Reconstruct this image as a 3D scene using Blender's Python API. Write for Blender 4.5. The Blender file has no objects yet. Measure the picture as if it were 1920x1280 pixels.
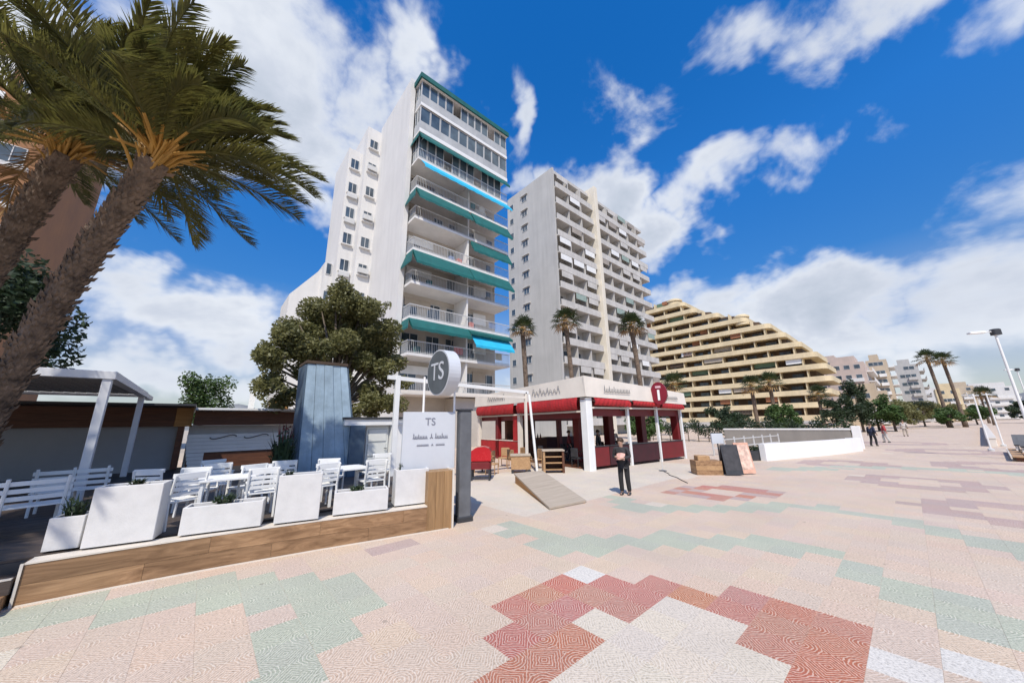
import bpy, math, random
from mathutils import Vector, Matrix
R = math.radians
random.seed(7)
S = bpy.context.scene
COL = S.collection
# ------------------------------------------------------------------ camera
TILT, ROLL, YAW, EYE = R(13.6), R(.98), R(-41.5), 1.8
cd = bpy.data.cameras.new('camera'); cam = bpy.data.objects.new('camera', cd); COL.objects.link(cam)
cd.sensor_width = 36; cd.lens = 12.0; cd.clip_start = .05; cd.clip_end = 6000
CM = Matrix.Translation((0, 0, EYE)) @ Matrix.Rotation(YAW, 4, 'Z') @ Matrix.Rotation(R(90) + TILT, 4, 'X') @ Matrix.Rotation(-ROLL, 4, 'Z')
cam.matrix_world = CM
S.camera = cam
CMI = CM.inverted()
def project(p):
    q = CMI @ Vector(p)
    if q.z > -.05: return None
    return 960 + 640 * q.x / -q.z, 640 - 640 * q.y / -q.z
# ------------------------------------------------------------------ sky, sun, exposure
SUN_EL = R(53); SUN_D = Vector((-.70, -.714)).normalized()
w = bpy.data.worlds.new('World'); S.world = w; w.use_nodes = True
nt = w.node_tree; nt.nodes.clear()
def N(tree, typ, **kw):
    n = tree.nodes.new(typ)
    for k, v in kw.items():
        if k == 'inp':
            for i, x in v.items(): n.inputs[i].default_value = x
        else: setattr(n, k, v)
    return n
def math_(tree, op, a, b=None, clamp=False):
    n = tree.nodes.new('ShaderNodeMath'); n.operation = op; n.use_clamp = clamp
    for i, x in enumerate((a, b)):
        if x is None: continue
        if isinstance(x, (int, float)): n.inputs[i].default_value = x
        else: tree.links.new(x, n.inputs[i])
    return n.outputs[0]
def ramp(tree, fac, stops, interp='LINEAR'):
    n = tree.nodes.new('ShaderNodeValToRGB'); cr = n.color_ramp; cr.interpolation = interp
    while len(cr.elements) < len(stops): cr.elements.new(.5)
    for e, (p, c) in zip(cr.elements, stops):
        e.position = p; e.color = c if len(c) == 4 else (*c, 1)
    tree.links.new(fac, n.inputs[0]); return n.outputs[0]
def mixc(tree, fac, a, b, blend='MIX'):
    n = tree.nodes.new('ShaderNodeMix'); n.data_type = 'RGBA'; n.blend_type = blend
    for s, x in ((n.inputs[0], fac), (n.inputs[6], a), (n.inputs[7], b)):
        if isinstance(x, (int, float)): s.default_value = x
        elif isinstance(x, (tuple, list)): s.default_value = (*x[:3], 1)
        else: tree.links.new(x, s)
    return n.outputs[2]
sky = N(nt, 'ShaderNodeTexSky', sky_type='NISHITA', sun_disc=False, sun_elevation=SUN_EL,
        sun_rotation=math.atan2(SUN_D.x, SUN_D.y) % (2 * math.pi), air_density=1.0, dust_density=.25, ozone_density=3.2, altitude=0)
tc = N(nt, 'ShaderNodeTexCoord')
sep = N(nt, 'ShaderNodeSeparateXYZ'); nt.links.new(tc.outputs['Generated'], sep.inputs[0])
az = math_(nt, 'ARCTAN2', sep.outputs[1], sep.outputs[0])
el = math_(nt, 'ARCSINE', sep.outputs[2])
# cloud banks: azimuth, elevation, half widths (degrees), weight
BANKS = [(86, 44, 18, 13, 1.2), (104, 32, 14, 9, 1.0), (69, 51, 8, 9, 1.15), (84, 32, 9, 4.5, .9), (100, 55, 20, 8, .8), (75, 46, 9, 10, 1.15),
         (46.5, 45, 4.5, 8, .9), (45, 38, 5, 5, .85), (38, 36, 8, 6, 1.1), (31, 35, 10, 9, 1.5), (23, 28, 8, 6.5, 1.2), (15, 33, 8, 5.5, 1.05), (6, 31, 8, 4, .85), (-3, 29, 5, 3, .6),
         (-9, 42, 14, 5, .9), (-16, 36, 9, 4, .8), (6, 46.5, 8, 3.5, .75),
         (6, 14.5, 15, 6.5, 1.25), (-10, 11, 14, 9, 1.25), (4, 9, 14, 4.5, 1.0), (18, 17, 7, 4.5, .95),
         (93, 13, 14, 5, 1.1), (94, 5.5, 16, 3.5, .95), (60, 4, 70, 3.6, .75), (-20, 15, 10, 8, .9),
         (150, 30, 20, 14, .9), (200, 45, 25, 14, .9), (260, 25, 25, 10, .9), (310, 40, 15, 12, .9)]
wz = N(nt, 'ShaderNodeTexNoise', inp={'Scale': 5.0, 'Detail': 4, 'Roughness': .6}); nt.links.new(tc.outputs['Generated'], wz.inputs['Vector'])
wsep = N(nt, 'ShaderNodeSeparateColor'); nt.links.new(wz.outputs['Color'], wsep.inputs[0])
elt = el
az = math_(nt, 'ADD', az, math_(nt, 'MULTIPLY', math_(nt, 'SUBTRACT', wsep.outputs[0], .5), .42))
el = math_(nt, 'ADD', el, math_(nt, 'MULTIPLY', math_(nt, 'SUBTRACT', wsep.outputs[1], .5), .30))
cov = None
for a, e, sa, se, wt in BANKS:
    if a > 180: a -= 360
    dx = math_(nt, 'MULTIPLY', math_(nt, 'SUBTRACT', az, R(a)), 1 / R(sa))
    dy = math_(nt, 'MULTIPLY', math_(nt, 'SUBTRACT', el, R(e)), 1 / R(se))
    r2 = math_(nt, 'ADD', math_(nt, 'MULTIPLY', dx, dx), math_(nt, 'MULTIPLY', dy, dy))
    g = math_(nt, 'MULTIPLY', math_(nt, 'EXPONENT', math_(nt, 'MULTIPLY', r2, -1.0)), wt)
    cov = g if cov is None else math_(nt, 'MAXIMUM', cov, g)
mp = N(nt, 'ShaderNodeMapping'); mp.inputs['Scale'].default_value = (1, 1, 1.7)
mp.inputs['Rotation'].default_value = (R(20), R(-25), 0)
nt.links.new(tc.outputs['Generated'], mp.inputs[0])
nz = N(nt, 'ShaderNodeTexNoise', inp={'Scale': 3.6, 'Detail': 9, 'Roughness': .6, 'Distortion': .35}); nt.links.new(mp.outputs[0], nz.inputs['Vector'])
nz2 = N(nt, 'ShaderNodeTexNoise', inp={'Scale': 2.6, 'Detail': 6, 'Roughness': .55}); nt.links.new(mp.outputs[0], nz2.inputs['Vector'])
dens = math_(nt, 'ADD', math_(nt, 'MULTIPLY', cov, .6), math_(nt, 'MULTIPLY', math_(nt, 'SUBTRACT', nz.outputs[0], .5), 1.25))
alpha = N(nt, 'ShaderNodeMapRange', interpolation_type='SMOOTHSTEP'); alpha.inputs[1].default_value = .19; alpha.inputs[2].default_value = .56
nt.links.new(dens, alpha.inputs[0])
# thick cloud greys, its rims stay white
body = math_(nt, 'ADD', math_(nt, 'MULTIPLY', dens, .75), math_(nt, 'MULTIPLY', nz2.outputs[0], .55))
ccol = ramp(nt, body, [(.34, (7.0, 7.2, 7.5)), (.58, (6.2, 6.5, 7.0)), (.76, (4.7, 5.1, 5.9)), (.94, (3.7, 4.2, 5.0))])
gam = N(nt, 'ShaderNodeHueSaturation', inp={'Hue': .507, 'Saturation': 1.38, 'Value': 1.5}); nt.links.new(sky.outputs[0], gam.inputs['Color'])
lift = N(nt, 'ShaderNodeMapRange'); lift.inputs[1].default_value = 0; lift.inputs[2].default_value = .6; lift.inputs[3].default_value = .62; lift.inputs[4].default_value = 1.55
nt.links.new(elt, lift.inputs[0])
lif2 = N(nt, 'ShaderNodeMapRange'); lif2.inputs[1].default_value = .02; lif2.inputs[2].default_value = .35; lif2.inputs[3].default_value = .55; lif2.inputs[4].default_value = 1.38
nt.links.new(elt, lif2.inputs[0]); nt.links.new(lif2.outputs[0], gam.inputs['Saturation'])
lif3 = N(nt, 'ShaderNodeMapRange'); lif3.inputs[1].default_value = .0; lif3.inputs[2].default_value = .3; lif3.inputs[3].default_value = .53; lif3.inputs[4].default_value = .507
nt.links.new(elt, lif3.inputs[0]); nt.links.new(lif3.outputs[0], gam.inputs['Hue']); nt.links.new(lift.outputs[0], gam.inputs['Value'])
skyc = mixc(nt, alpha.outputs[0], gam.outputs[0], ccol)
bg = N(nt, 'ShaderNodeBackground', inp={'Strength': .11}); nt.links.new(skyc, bg.inputs[0])
wo = N(nt, 'ShaderNodeOutputWorld'); nt.links.new(bg.outputs[0], wo.inputs[0])
sl = bpy.data.lights.new('sun', 'SUN'); sl.energy = 3.7; sl.angle = R(.53); sl.color = (1, .93, .82)
so = bpy.data.objects.new('sun', sl); COL.objects.link(so)
sd = Vector((SUN_D.x * math.cos(SUN_EL), SUN_D.y * math.cos(SUN_EL), math.sin(SUN_EL)))
so.rotation_euler = sd.to_track_quat('Z', 'Y').to_euler(); so.location = sd * 60
S.view_settings.view_transform = 'Standard'; S.view_settings.look = 'None'
S.view_settings.exposure = .3; S.view_settings.gamma = 1; S.view_settings.use_curve_mapping = False
S.render.engine = 'CYCLES'
# ------------------------------------------------------------------ materials
MATS = {}
def mat(name, rgb, rough=.75, var=.18, scale=3.0, bump=.15, bscale=45.0, metal=0.0, streak=0.0, tint=None, transl=0.0, spec=.5, objrand=0.0, coat=0.0):
    if name in MATS: return MATS[name]
    m = bpy.data.materials.new(name); m.use_nodes = True; t = m.node_tree
    b = t.nodes['Principled BSDF']; MATS[name] = m
    tc = N(t, 'ShaderNodeTexCoord'); geo = N(t, 'ShaderNodeNewGeometry')
    vec = geo.outputs['Position']
    n1 = N(t, 'ShaderNodeTexNoise', inp={'Scale': scale, 'Detail': 6, 'Roughness': .62}); t.links.new(vec, n1.inputs['Vector'])
    dk = tuple(c * (1 - var) for c in rgb); lt = tuple(min(1, c * (1 + var)) for c in rgb)
    if tint: dk = tint
    c = ramp(t, n1.outputs[0], [(.3, dk), (.5, rgb), (.72, lt)])
    if streak:
        mp = N(t, 'ShaderNodeMapping'); mp.inputs['Scale'].default_value = (2.2, 2.2, .12); t.links.new(vec, mp.inputs[0])
        n3 = N(t, 'ShaderNodeTexNoise', inp={'Scale': 1.0, 'Detail': 7, 'Roughness': .7}); t.links.new(mp.outputs[0], n3.inputs['Vector'])
        f = ramp(t, n3.outputs[0], [(.45, (0, 0, 0)), (.75, (1, 1, 1))])
        c = mixc(t, math_(t, 'MULTIPLY', f, streak), c, tuple(x * .55 for x in rgb))
    if objrand:
        oi = N(t, 'ShaderNodeObjectInfo')
        k = math_(t, 'ADD', math_(t, 'MULTIPLY', oi.outputs['Random'], objrand * 2), 1 - objrand)
        hs = N(t, 'ShaderNodeHueSaturation'); t.links.new(k, hs.inputs['Value']); t.links.new(c, hs.inputs['Color']); c = hs.outputs[0]
    t.links.new(c, b.inputs['Base Color'])
    rr = math_(t, 'ADD', math_(t, 'MULTIPLY', n1.outputs[0], .25), rough - .12, True); t.links.new(rr, b.inputs['Roughness'])
    b.inputs['Metallic'].default_value = metal; b.inputs['Specular IOR Level'].default_value = spec
    b.inputs['Coat Weight'].default_value = coat
    if bump:
        n2 = N(t, 'ShaderNodeTexNoise', inp={'Scale': bscale, 'Detail': 5, 'Roughness': .6}); t.links.new(vec, n2.inputs['Vector'])
        bp = N(t, 'ShaderNodeBump', inp={'Strength': bump, 'Distance': .02}); t.links.new(n2.outputs[0], bp.inputs['Height']); t.links.new(bp.outputs[0], b.inputs['Normal'])
    if transl:
        tr = N(t, 'ShaderNodeBsdfTranslucent'); t.links.new(c, tr.inputs[0])
        mx = N(t, 'ShaderNodeMixShader', inp={0: transl}); t.links.new(b.outputs[0], mx.inputs[1]); t.links.new(tr.outputs[0], mx.inputs[2])
        t.links.new(mx.outputs[0], t.nodes['Material Output'].inputs[0])
    return m
def wood(name, c1, c2, axis=0, rough=.6, gscale=1.0, objrand=.15):
    if name in MATS: return MATS[name]
    m = bpy.data.materials.new(name); m.use_nodes = True; t = m.node_tree; MATS[name] = m
    b = t.nodes['Principled BSDF']; geo = N(t, 'ShaderNodeNewGeometry'); oi = N(t, 'ShaderNodeObjectInfo')
    off = N(t, 'ShaderNodeVectorMath', operation='ADD'); t.links.new(geo.outputs['Position'], off.inputs[0])
    cx = N(t, 'ShaderNodeCombineXYZ')
    rv = math_(t, 'MULTIPLY', oi.outputs['Random'], 37.0)
    for i in range(3): t.links.new(rv, cx.inputs[i])
    t.links.new(cx.outputs[0], off.inputs[1])
    mp = N(t, 'ShaderNodeMapping'); sc = [14 * gscale] * 3; sc[axis] = 1.1 * gscale; mp.inputs['Scale'].default_value = sc
    t.links.new(off.outputs[0], mp.inputs[0])
    n1 = N(t, 'ShaderNodeTexNoise', inp={'Scale': 1.0, 'Detail': 7, 'Roughness': .65, 'Distortion': 1.2}); t.links.new(mp.outputs[0], n1.inputs['Vector'])
    c = ramp(t, n1.outputs[0], [(.3, c1), (.52, tuple((a + d) / 2 for a, d in zip(c1, c2))), (.7, c2)])
    hs = N(t, 'ShaderNodeHueSaturation'); t.links.new(c, hs.inputs['Color'])
    t.links.new(math_(t, 'ADD', math_(t, 'MULTIPLY', oi.outputs['Random'], objrand * 2), 1 - objrand), hs.inputs['Value'])
    t.links.new(hs.outputs[0], b.inputs['Base Color']); b.inputs['Roughness'].default_value = rough
    bp = N(t, 'ShaderNodeBump', inp={'Strength': .25, 'Distance': .01}); t.links.new(n1.outputs[0], bp.inputs['Height']); t.links.new(bp.outputs[0], b.inputs['Normal'])
    return m
def glass(name, rgb=(.04, .055, .07), rough=.06):
    if name in MATS: return MATS[name]
    m = bpy.data.materials.new(name); m.use_nodes = True; t = m.node_tree; MATS[name] = m
    b = t.nodes['Principled BSDF']; geo = N(t, 'ShaderNodeNewGeometry')
    n1 = N(t, 'ShaderNodeTexNoise', inp={'Scale': .9, 'Detail': 3}); t.links.new(geo.outputs['Position'], n1.inputs['Vector'])
    t.links.new(ramp(t, n1.outputs[0], [(.35, rgb), (.7, tuple(x * 2.2 for x in rgb))]), b.inputs['Base Color'])
    b.inputs['Roughness'].default_value = rough; b.inputs['Specular IOR Level'].default_value = .7
    return m
# promenade tiles: etched rings and speckle on one cement tile, pitch TP
TP = .375; TX0, TY0 = 2.46, 3.19
def tile_mat(name, rgb, line, amount=.85, hue=.02):
    m = bpy.data.materials.new(name); m.use_nodes = True; t = m.node_tree; MATS[name] = m
    b = t.nodes['Principled BSDF']; geo = N(t, 'ShaderNodeNewGeometry')
    vm = N(t, 'ShaderNodeVectorMath', operation='SUBTRACT', inp={1: (TX0, TY0, 0)}); t.links.new(geo.outputs['Position'], vm.inputs[0])
    sc = N(t, 'ShaderNodeVectorMath', operation='SCALE', inp={3: 1 / TP}); t.links.new(vm.outputs[0], sc.inputs[0])
    fl = N(t, 'ShaderNodeVectorMath', operation='FLOOR'); t.links.new(sc.outputs[0], fl.inputs[0])
    fr = N(t, 'ShaderNodeVectorMath', operation='FRACTION'); t.links.new(sc.outputs[0], fr.inputs[0])
    wn = N(t, 'ShaderNodeTexWhiteNoise', noise_dimensions='2D'); t.links.new(fl.outputs[0], wn.inputs['Vector'])
    s2 = N(t, 'ShaderNodeSeparateXYZ'); t.links.new(fr.outputs[0], s2.inputs[0])
    # rings round the tile corners (so four tiles make one rosette) and cross lines
    ax = math_(t, 'ABSOLUTE', math_(t, 'SUBTRACT', s2.outputs[0], .5)); ay = math_(t, 'ABSOLUTE', math_(t, 'SUBTRACT', s2.outputs[1], .5))
    qx = math_(t, 'SUBTRACT', .5, ax); qy = math_(t, 'SUBTRACT', .5, ay)
    rr = math_(t, 'SQRT', math_(t, 'ADD', math_(t, 'MULTIPLY', qx, qx), math_(t, 'MULTIPLY', qy, qy)))
    nzz = N(t, 'ShaderNodeTexNoise', inp={'Scale': 22, 'Detail': 2}); t.links.new(geo.outputs['Position'], nzz.inputs['Vector'])
    ph = math_(t, 'ADD', math_(t, 'MULTIPLY', rr, 88.0), math_(t, 'MULTIPLY', nzz.outputs[0], 8.0))
    ring = math_(t, 'SINE', ph)
    ph2 = math_(t, 'SINE', math_(t, 'ADD', math_(t, 'MULTIPLY', math_(t, 'ADD', ax, ay), 74.0), math_(t, 'MULTIPLY', nzz.outputs[0], 6.0)))
    sel = math_(t, 'GREATER_THAN', rr, .36)
    pat = math_(t, 'ADD', math_(t, 'MULTIPLY', ring, math_(t, 'SUBTRACT', 1.0, sel)), math_(t, 'MULTIPLY', ph2, sel))
    lines = N(t, 'ShaderNodeMapRange', interpolation_type='SMOOTHSTEP'); lines.inputs[1].default_value = .2; lines.inputs[2].default_value = .8
    t.links.new(pat, lines.inputs[0])
    sp = N(t, 'ShaderNodeTexNoise', inp={'Scale': 42, 'Detail': 4, 'Roughness': .8}); t.links.new(geo.outputs['Position'], sp.inputs['Vector'])
    big = N(t, 'ShaderNodeTexNoise', inp={'Scale': .55, 'Detail': 6, 'Roughness': .6}); t.links.new(geo.outputs['Position'], big.inputs['Vector'])
    base = ramp(t, sp.outputs[0], [(.28, tuple(x * .42 for x in rgb)), (.5, rgb), (.7, tuple(min(.9, x * 1.25) for x in rgb))])
    c = mixc(t, math_(t, 'MULTIPLY', lines.outputs[0], math_(t, 'MULTIPLY', math_(t, 'ADD', sp.outputs[0], .35), amount)), base, line)
    st1 = N(t, 'ShaderNodeTexNoise', inp={'Scale': 1.9, 'Detail': 8, 'Roughness': .72, 'Distortion': .8}); t.links.new(geo.outputs['Position'], st1.inputs['Vector'])
    c = mixc(t, math_(t, 'MULTIPLY', ramp(t, st1.outputs[0], [(.52, (0, 0, 0)), (.72, (1, 1, 1))]), .2), c, (.40, .34, .27))
    gum = N(t, 'ShaderNodeTexVoronoi', inp={'Scale': 1.7, 'Randomness': 1.0}); t.links.new(geo.outputs['Position'], gum.inputs['Vector'])
    c = mixc(t, math_(t, 'MULTIPLY', math_(t, 'LESS_THAN', gum.outputs['Distance'], .045), .45), c, (.16, .14, .12))
    hs = N(t, 'ShaderNodeHueSaturation'); t.links.new(c, hs.inputs['Color'])
    v = math_(t, 'ADD', math_(t, 'MULTIPLY', wn.outputs['Value'], .06), math_(t, 'ADD', math_(t, 'MULTIPLY', big.outputs[0], .34), .80))
    t.links.new(v, hs.inputs['Value'])
    t.links.new(math_(t, 'ADD', math_(t, 'MULTIPLY', wn.outputs['Color'], hue), .5 - hue / 2), hs.inputs['Hue'])
    t.links.new(math_(t, 'ADD', math_(t, 'MULTIPLY', wn.outputs['Value'], .2), .9), hs.inputs['Saturation'])
    t.links.new(hs.outputs[0], b.inputs['Base Color']); b.inputs['Roughness'].default_value = .78; b.inputs['Specular IOR Level'].default_value = .3
    bp = N(t, 'ShaderNodeBump', inp={'Strength': .35, 'Distance': .004})
    t.links.new(math_(t, 'ADD', math_(t, 'MULTIPLY', lines.outputs[0], .8), sp.outputs[0]), bp.inputs['Height']); t.links.new(bp.outputs[0], b.inputs['Normal'])
    return m
# ------------------------------------------------------------------ mesh helpers
class MB:
    def __init__(s): s.v = []; s.f = []; s.m = []; s.mi = 0
    def add(s, vs, fs):
        o = len(s.v); s.v += [tuple(v) for v in vs]
        for f in fs: s.f.append([o + i for i in f]); s.m.append(s.mi)
        return s
    def box(s, x0, x1, y0, y1, z0, z1, M=None):
        vs = [Vector((x, y, z)) for z in (z0, z1) for x, y in ((x0, y0), (x1, y0), (x1, y1), (x0, y1))]
        if M is not None: vs = [M @ v for v in vs]
        return s.add(vs, [(3, 2, 1, 0), (4, 5, 6, 7), (0, 1, 5, 4), (1, 2, 6, 5), (2, 3, 7, 6), (3, 0, 4, 7)])
    def bbox(s, x0, x1, y0, y1, z0, z1, b=.01, M=None):       # bevelled box: chamfered on all vertical and top edges
        vs = []
        for z, e in ((z0, 0), (z1 - b, 0), (z1, b)):
            for x, y in ((x0 + b + e, y0 + e), (x1 - b - e, y0 + e), (x1 - e, y0 + b + e), (x1 - e, y1 - b - e), (x1 - b - e, y1 - e), (x0 + b + e, y1 - e), (x0 + e, y1 - b - e), (x0 + e, y0 + b + e)):
                vs.append(Vector((x, y, z)))
        if M is not None: vs = [M @ v for v in vs]
        fs = [tuple(range(7, -1, -1)), tuple(range(16, 24))]
        for k in (0, 8):
            for i in range(8): j = (i + 1) % 8; fs.append((k + i, k + j, k + 8 + j, k + 8 + i))
        return s.add(vs, fs)
    def tube(s, pts, r, n=8, cap=True):
        pts = [Vector(p) for p in pts]; rs = r if isinstance(r, (list, tuple)) else [r] * len(pts)
        rings = []; up = None
        for i, p in enumerate(pts):
            d = (pts[min(i + 1, len(pts) - 1)] - pts[max(i - 1, 0)]).normalized()
            if up is None: up = Vector((1, 0, 0)) if abs(d.x) < .8 else Vector((0, 1, 0))
            a = (up - d * up.dot(d)).normalized(); b = d.cross(a); up = a
            rings.append([p + (a * math.cos(2 * math.pi * k / n) + b * math.sin(2 * math.pi * k / n)) * rs[i] for k in range(n)])
        fs = []
        for i in range(len(pts) - 1):
            for k in range(n): j = (k + 1) % n; fs.append((i * n + k, i * n + j, (i + 1) * n + j, (i + 1) * n + k))
        if cap: fs += [tuple(range(n - 1, -1, -1)), tuple((len(pts) - 1) * n + k for k in range(n))]
        return s.add([v for r_ in rings for v in r_], fs)
    def prism(s, poly, z0, z1, M=None):                        # poly: counter-clockwise (x, y)
        n = len(poly); vs = [Vector((x, y, z)) for z in (z0, z1) for x, y in poly]
        if M is not None: vs = [M @ v for v in vs]
        fs = [tuple(range(n - 1, -1, -1)), tuple(range(n, 2 * n))] + [(i, (i + 1) % n, n + (i + 1) % n, n + i) for i in range(n)]
        return s.add(vs, fs)
    def lathe(s, prof, n=16, c=(0, 0)):
        vs = [(c[0] + r * math.cos(2 * math.pi * k / n), c[1] + r * math.sin(2 * math.pi * k / n), z) for r, z in prof for k in range(n)]
        fs = [(i * n + k, i * n + (k + 1) % n, (i + 1) * n + (k + 1) % n, (i + 1) * n + k) for i in range(len(prof) - 1) for k in range(n)]
        fs += [tuple(range(n - 1, -1, -1)), tuple((len(prof) - 1) * n + k for k in range(n))]
        return s.add(vs, fs)
    def mesh(s, name, mats):
        me = bpy.data.meshes.new(name); me.from_pydata(s.v, [], s.f)
        for m in (mats if isinstance(mats, (list, tuple)) else [mats]): me.materials.append(m)
        if s.mi: me.polygons.foreach_set('material_index', s.m)
        me.update(); return me
    def build(s, name, mats, parent=None, smooth=False, **kw):
        me = s.mesh(name, mats)
        if smooth: me.polygons.foreach_set('use_smooth', [True] * len(me.polygons))
        return obj(name, me, parent, **kw)
def obj(name, me, parent=None, loc=None, label=None, cat=None, group=None, kind=None, rotz=None):
    o = bpy.data.objects.new(name, me); COL.objects.link(o)
    if parent is not None: o.parent = parent
    if loc is not None: o.location = loc
    if rotz is not None: o.rotation_euler.z = rotz
    tag(o, label, cat, group, kind); return o
def tag(o, label=None, cat=None, group=None, kind=None):
    if label: o['label'] = label
    if cat: o['category'] = cat
    if group: o['group'] = group
    if kind: o['kind'] = kind
    return o
def thing(name, loc, label, cat, group=None, rotz=0):
    return obj(name, None, None, loc, label, cat, group, None, rotz)
def clone(o, parent=None, loc=None, rotz=None, label=None):
    c = o.copy(); COL.objects.link(c)
    if parent is not None: c.parent = parent
    if loc is not None: c.location = loc
    if rotz is not None: c.rotation_euler.z = rotz
    if label: c['label'] = label
    for ch in list(o.children): clone(ch, c)
    return c
def inpoly(x, y, P):
    c = False; j = len(P) - 1
    for i in range(len(P)):
        if (P[i][1] > y) != (P[j][1] > y) and x < (P[j][0] - P[i][0]) * (y - P[i][1]) / (P[j][1] - P[i][1]) + P[i][0]: c = not c
        j = i
    return c
def dseg(x, y, L):
    best = 1e9
    for (ax, ay), (bx, by) in zip(L, L[1:]):
        dx, dy = bx - ax, by - ay; t = max(0, min(1, ((x - ax) * dx + (y - ay) * dy) / (dx * dx + dy * dy)))
        best = min(best, math.hypot(x - ax - t * dx, y - ay - t * dy))
    return best
# ------------------------------------------------------------------ materials in use
mWhite = mat('white_paint', (.78, .78, .76), .55, .06, 2.0, .08, 60)
mWall1 = mat('tower_render', (.68, .665, .64), .85, .05, .35, .12, 9, streak=.22)
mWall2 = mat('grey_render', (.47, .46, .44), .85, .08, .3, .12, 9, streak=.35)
mBal2 = mat('pale_concrete', (.54, .52, .49), .85, .14, .6, .12, 9, streak=.45)
mSlab = mat('balcony_concrete', (.74, .72, .69), .8, .07, .8, .1, 12, streak=.2)
mInner = mat('shaded_inner_wall', (.50, .455, .395), .85, .14, .6, .1, 12)  # beige darkened so the colour carries the balcony recess shade
mTeal = mat('teal_canvas', (.005, .105, .10), .7, .22, 1.5, .12, 30, streak=.2)
mCyan = mat('bright_blue_canvas', (.02, .42, .66), .7, .12, 1.5, .1, 30)
mRail = mat('railing_paint', (.56, .56, .55), .45, .06, 4, 0, 10)
mGlass = glass('window_glass'); mGlassB = glass('tinted_glass', (.05, .07, .085), .1)
mCream = mat('cream_render', (.68, .56, .36), .85, .16, .35, .1, 8, streak=.3)
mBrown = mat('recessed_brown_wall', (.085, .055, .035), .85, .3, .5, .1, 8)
mPink = mat('pink_render', (.56, .45, .39), .85, .1, .4, .1, 8, streak=.2)
mTan = mat('tan_render', (.50, .41, .30), .85, .1, .4, .1, 8, streak=.2)
mOrange = mat('shaded_orange_render', (.30, .145, .065), .85, .15, .5, .1, 8, streak=.2)  # darkened orange: the block's shade is put into the colour
mRed = mat('red_canvas', (.37, .014, .016), .7, .25, 2, .1, 40, streak=.35)
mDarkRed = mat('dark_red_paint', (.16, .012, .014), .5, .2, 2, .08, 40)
mFascia = mat('cream_fascia', (.72, .66, .58), .7, .07, 1.5, .06, 40, streak=.12)
mDark = mat('dark_metal', (.035, .036, .04), .5, .25, 4, .05, 40)
mGrey = mat('grey_metal', (.12, .125, .135), .5, .25, 3, .08, 40, streak=.25)
mStone = mat('white_planter_stone', (.63, .62, .605), .75, .07, 6, .2, 55, streak=.1)
mLeaf = mat('broad_leaves', (.20, .195, .075), .55, .4, 1.6, 0, 10, transl=.42, tint=(.09, .10, .035))
mLeafD = mat('dark_leaves', (.028, .05, .018), .6, .45, 1.0, 0, 10, transl=.2)
mLeafG = mat('green_leaves', (.06, .11, .025), .6, .5, .5, 0, 10, transl=.25)
mFrond = mat('palm_leaflets', (.125, .120, .030), .5, .5, 2.2, 0, 10, transl=.42, tint=(.06, .075, .02))
mFrondD = mat('fan_palm_leaves', (.045, .065, .02), .5, .5, .5, 0, 10, transl=.2)
mDead = mat('dry_fronds', (.24, .14, .05), .8, .35, 2, .2, 30)
mRachis = mat('frond_stalks', (.40, .22, .045), .6, .25, 3, .1, 20)
mBark = mat('palm_bark', (.155, .112, .08), .95, .55, 5, .9, 26, tint=(.05, .036, .028))
mBarkT = mat('tree_bark', (.11, .085, .06), .95, .35, 6, .6, 30)
mBlue = mat('weathered_blue_boards', (.31, .41, .485), .7, .25, 2.2, .25, 30, streak=.55, objrand=.12)
mBarkN = 0
mSand = mat('sandy_ground', (.42, .36, .29), .95, .15, .2, .2, 8)
mSkin = mat('skin', (.45, .27, .19), .6, .08, 20, 0, 10)
wKerb = wood('wood_effect_tile', (.15, .078, .034), (.40, .24, .125), 0, .5, .8)
wDeck = wood('dark_deck_boards', (.045, .033, .027), (.10, .075, .06), 0, .6)
wBrown = wood('brown_timber', (.07, .025, .012), (.16, .06, .026), 0, .6)
wOrange = wood('orange_timber', (.36, .16, .035), (.52, .26, .075), 0, .6)
wTable = wood('light_timber', (.30, .17, .08), (.48, .30, .15), 0, .6)
wEnd = wood('end_block_boards', (.20, .115, .05), (.37, .22, .10), 2, .55, .8)
wRamp = wood('weathered_plywood', (.36, .30, .23), (.50, .42, .33), 0, .8, .6, .06)
# ------------------------------------------------------------------ ground and promenade
MB().add([(-2500, -2500, -.06), (2500, -2500, -.06), (2500, 2500, -.06), (-2500, 2500, -.06)], [(0, 1, 2, 3)]).build('ground', mSand, kind='structure')
tPink = tile_mat('tile_pink', (.53, .405, .31), (.70, .605, .51))
tCream = tile_mat('tile_cream', (.57, .495, .40), (.68, .62, .54))
tGreen = tile_mat('tile_green', (.365, .39, .305), (.63, .61, .51), .8)
tRed = tile_mat('tile_red', (.40, .145, .10), (.65, .48, .40), .85, .03)
tMauve = tile_mat('tile_mauve', (.40, .28, .245), (.6, .52, .46))
tWhite = tile_mat('tile_white', (.62, .585, .53), (.70, .68, .63), .3)
TM = dict(p=tPink, c=tCream, g=tGreen, r=tRed, m=tMauve, w=tWhite)
GB = [([(4.42, 5.01), (4.25, 4.37), (4.55, 3.6), (5.75, 2.89), (6.48, 2.0), (6.6, 1.27), (6.29, .81), (5.94, .37), (5.6, .04), (5.39, -.28), (5.2, -1.2)], .32),
      ([(7.84, 4.98), (7.33, 4.33), (7.95, 3.36), (9.45, 2.3), (9.87, 1.4), (9.78, .52), (9.13, -.06), (8.76, -.69), (8.2, -1.6)], .30),
      ([(-1.0, 6.25), (.13, 5.78), (.9, 5.2), (1.4, 4.75), (1.45, 4.15), (1.05, 3.95), (.8, 3.65), (.35, 3.3), (-.2, 2.6)], .34),
      ([(16.5, 3.4), (19, 1.6), (20, -1), (18, -4)], .4)]
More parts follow.
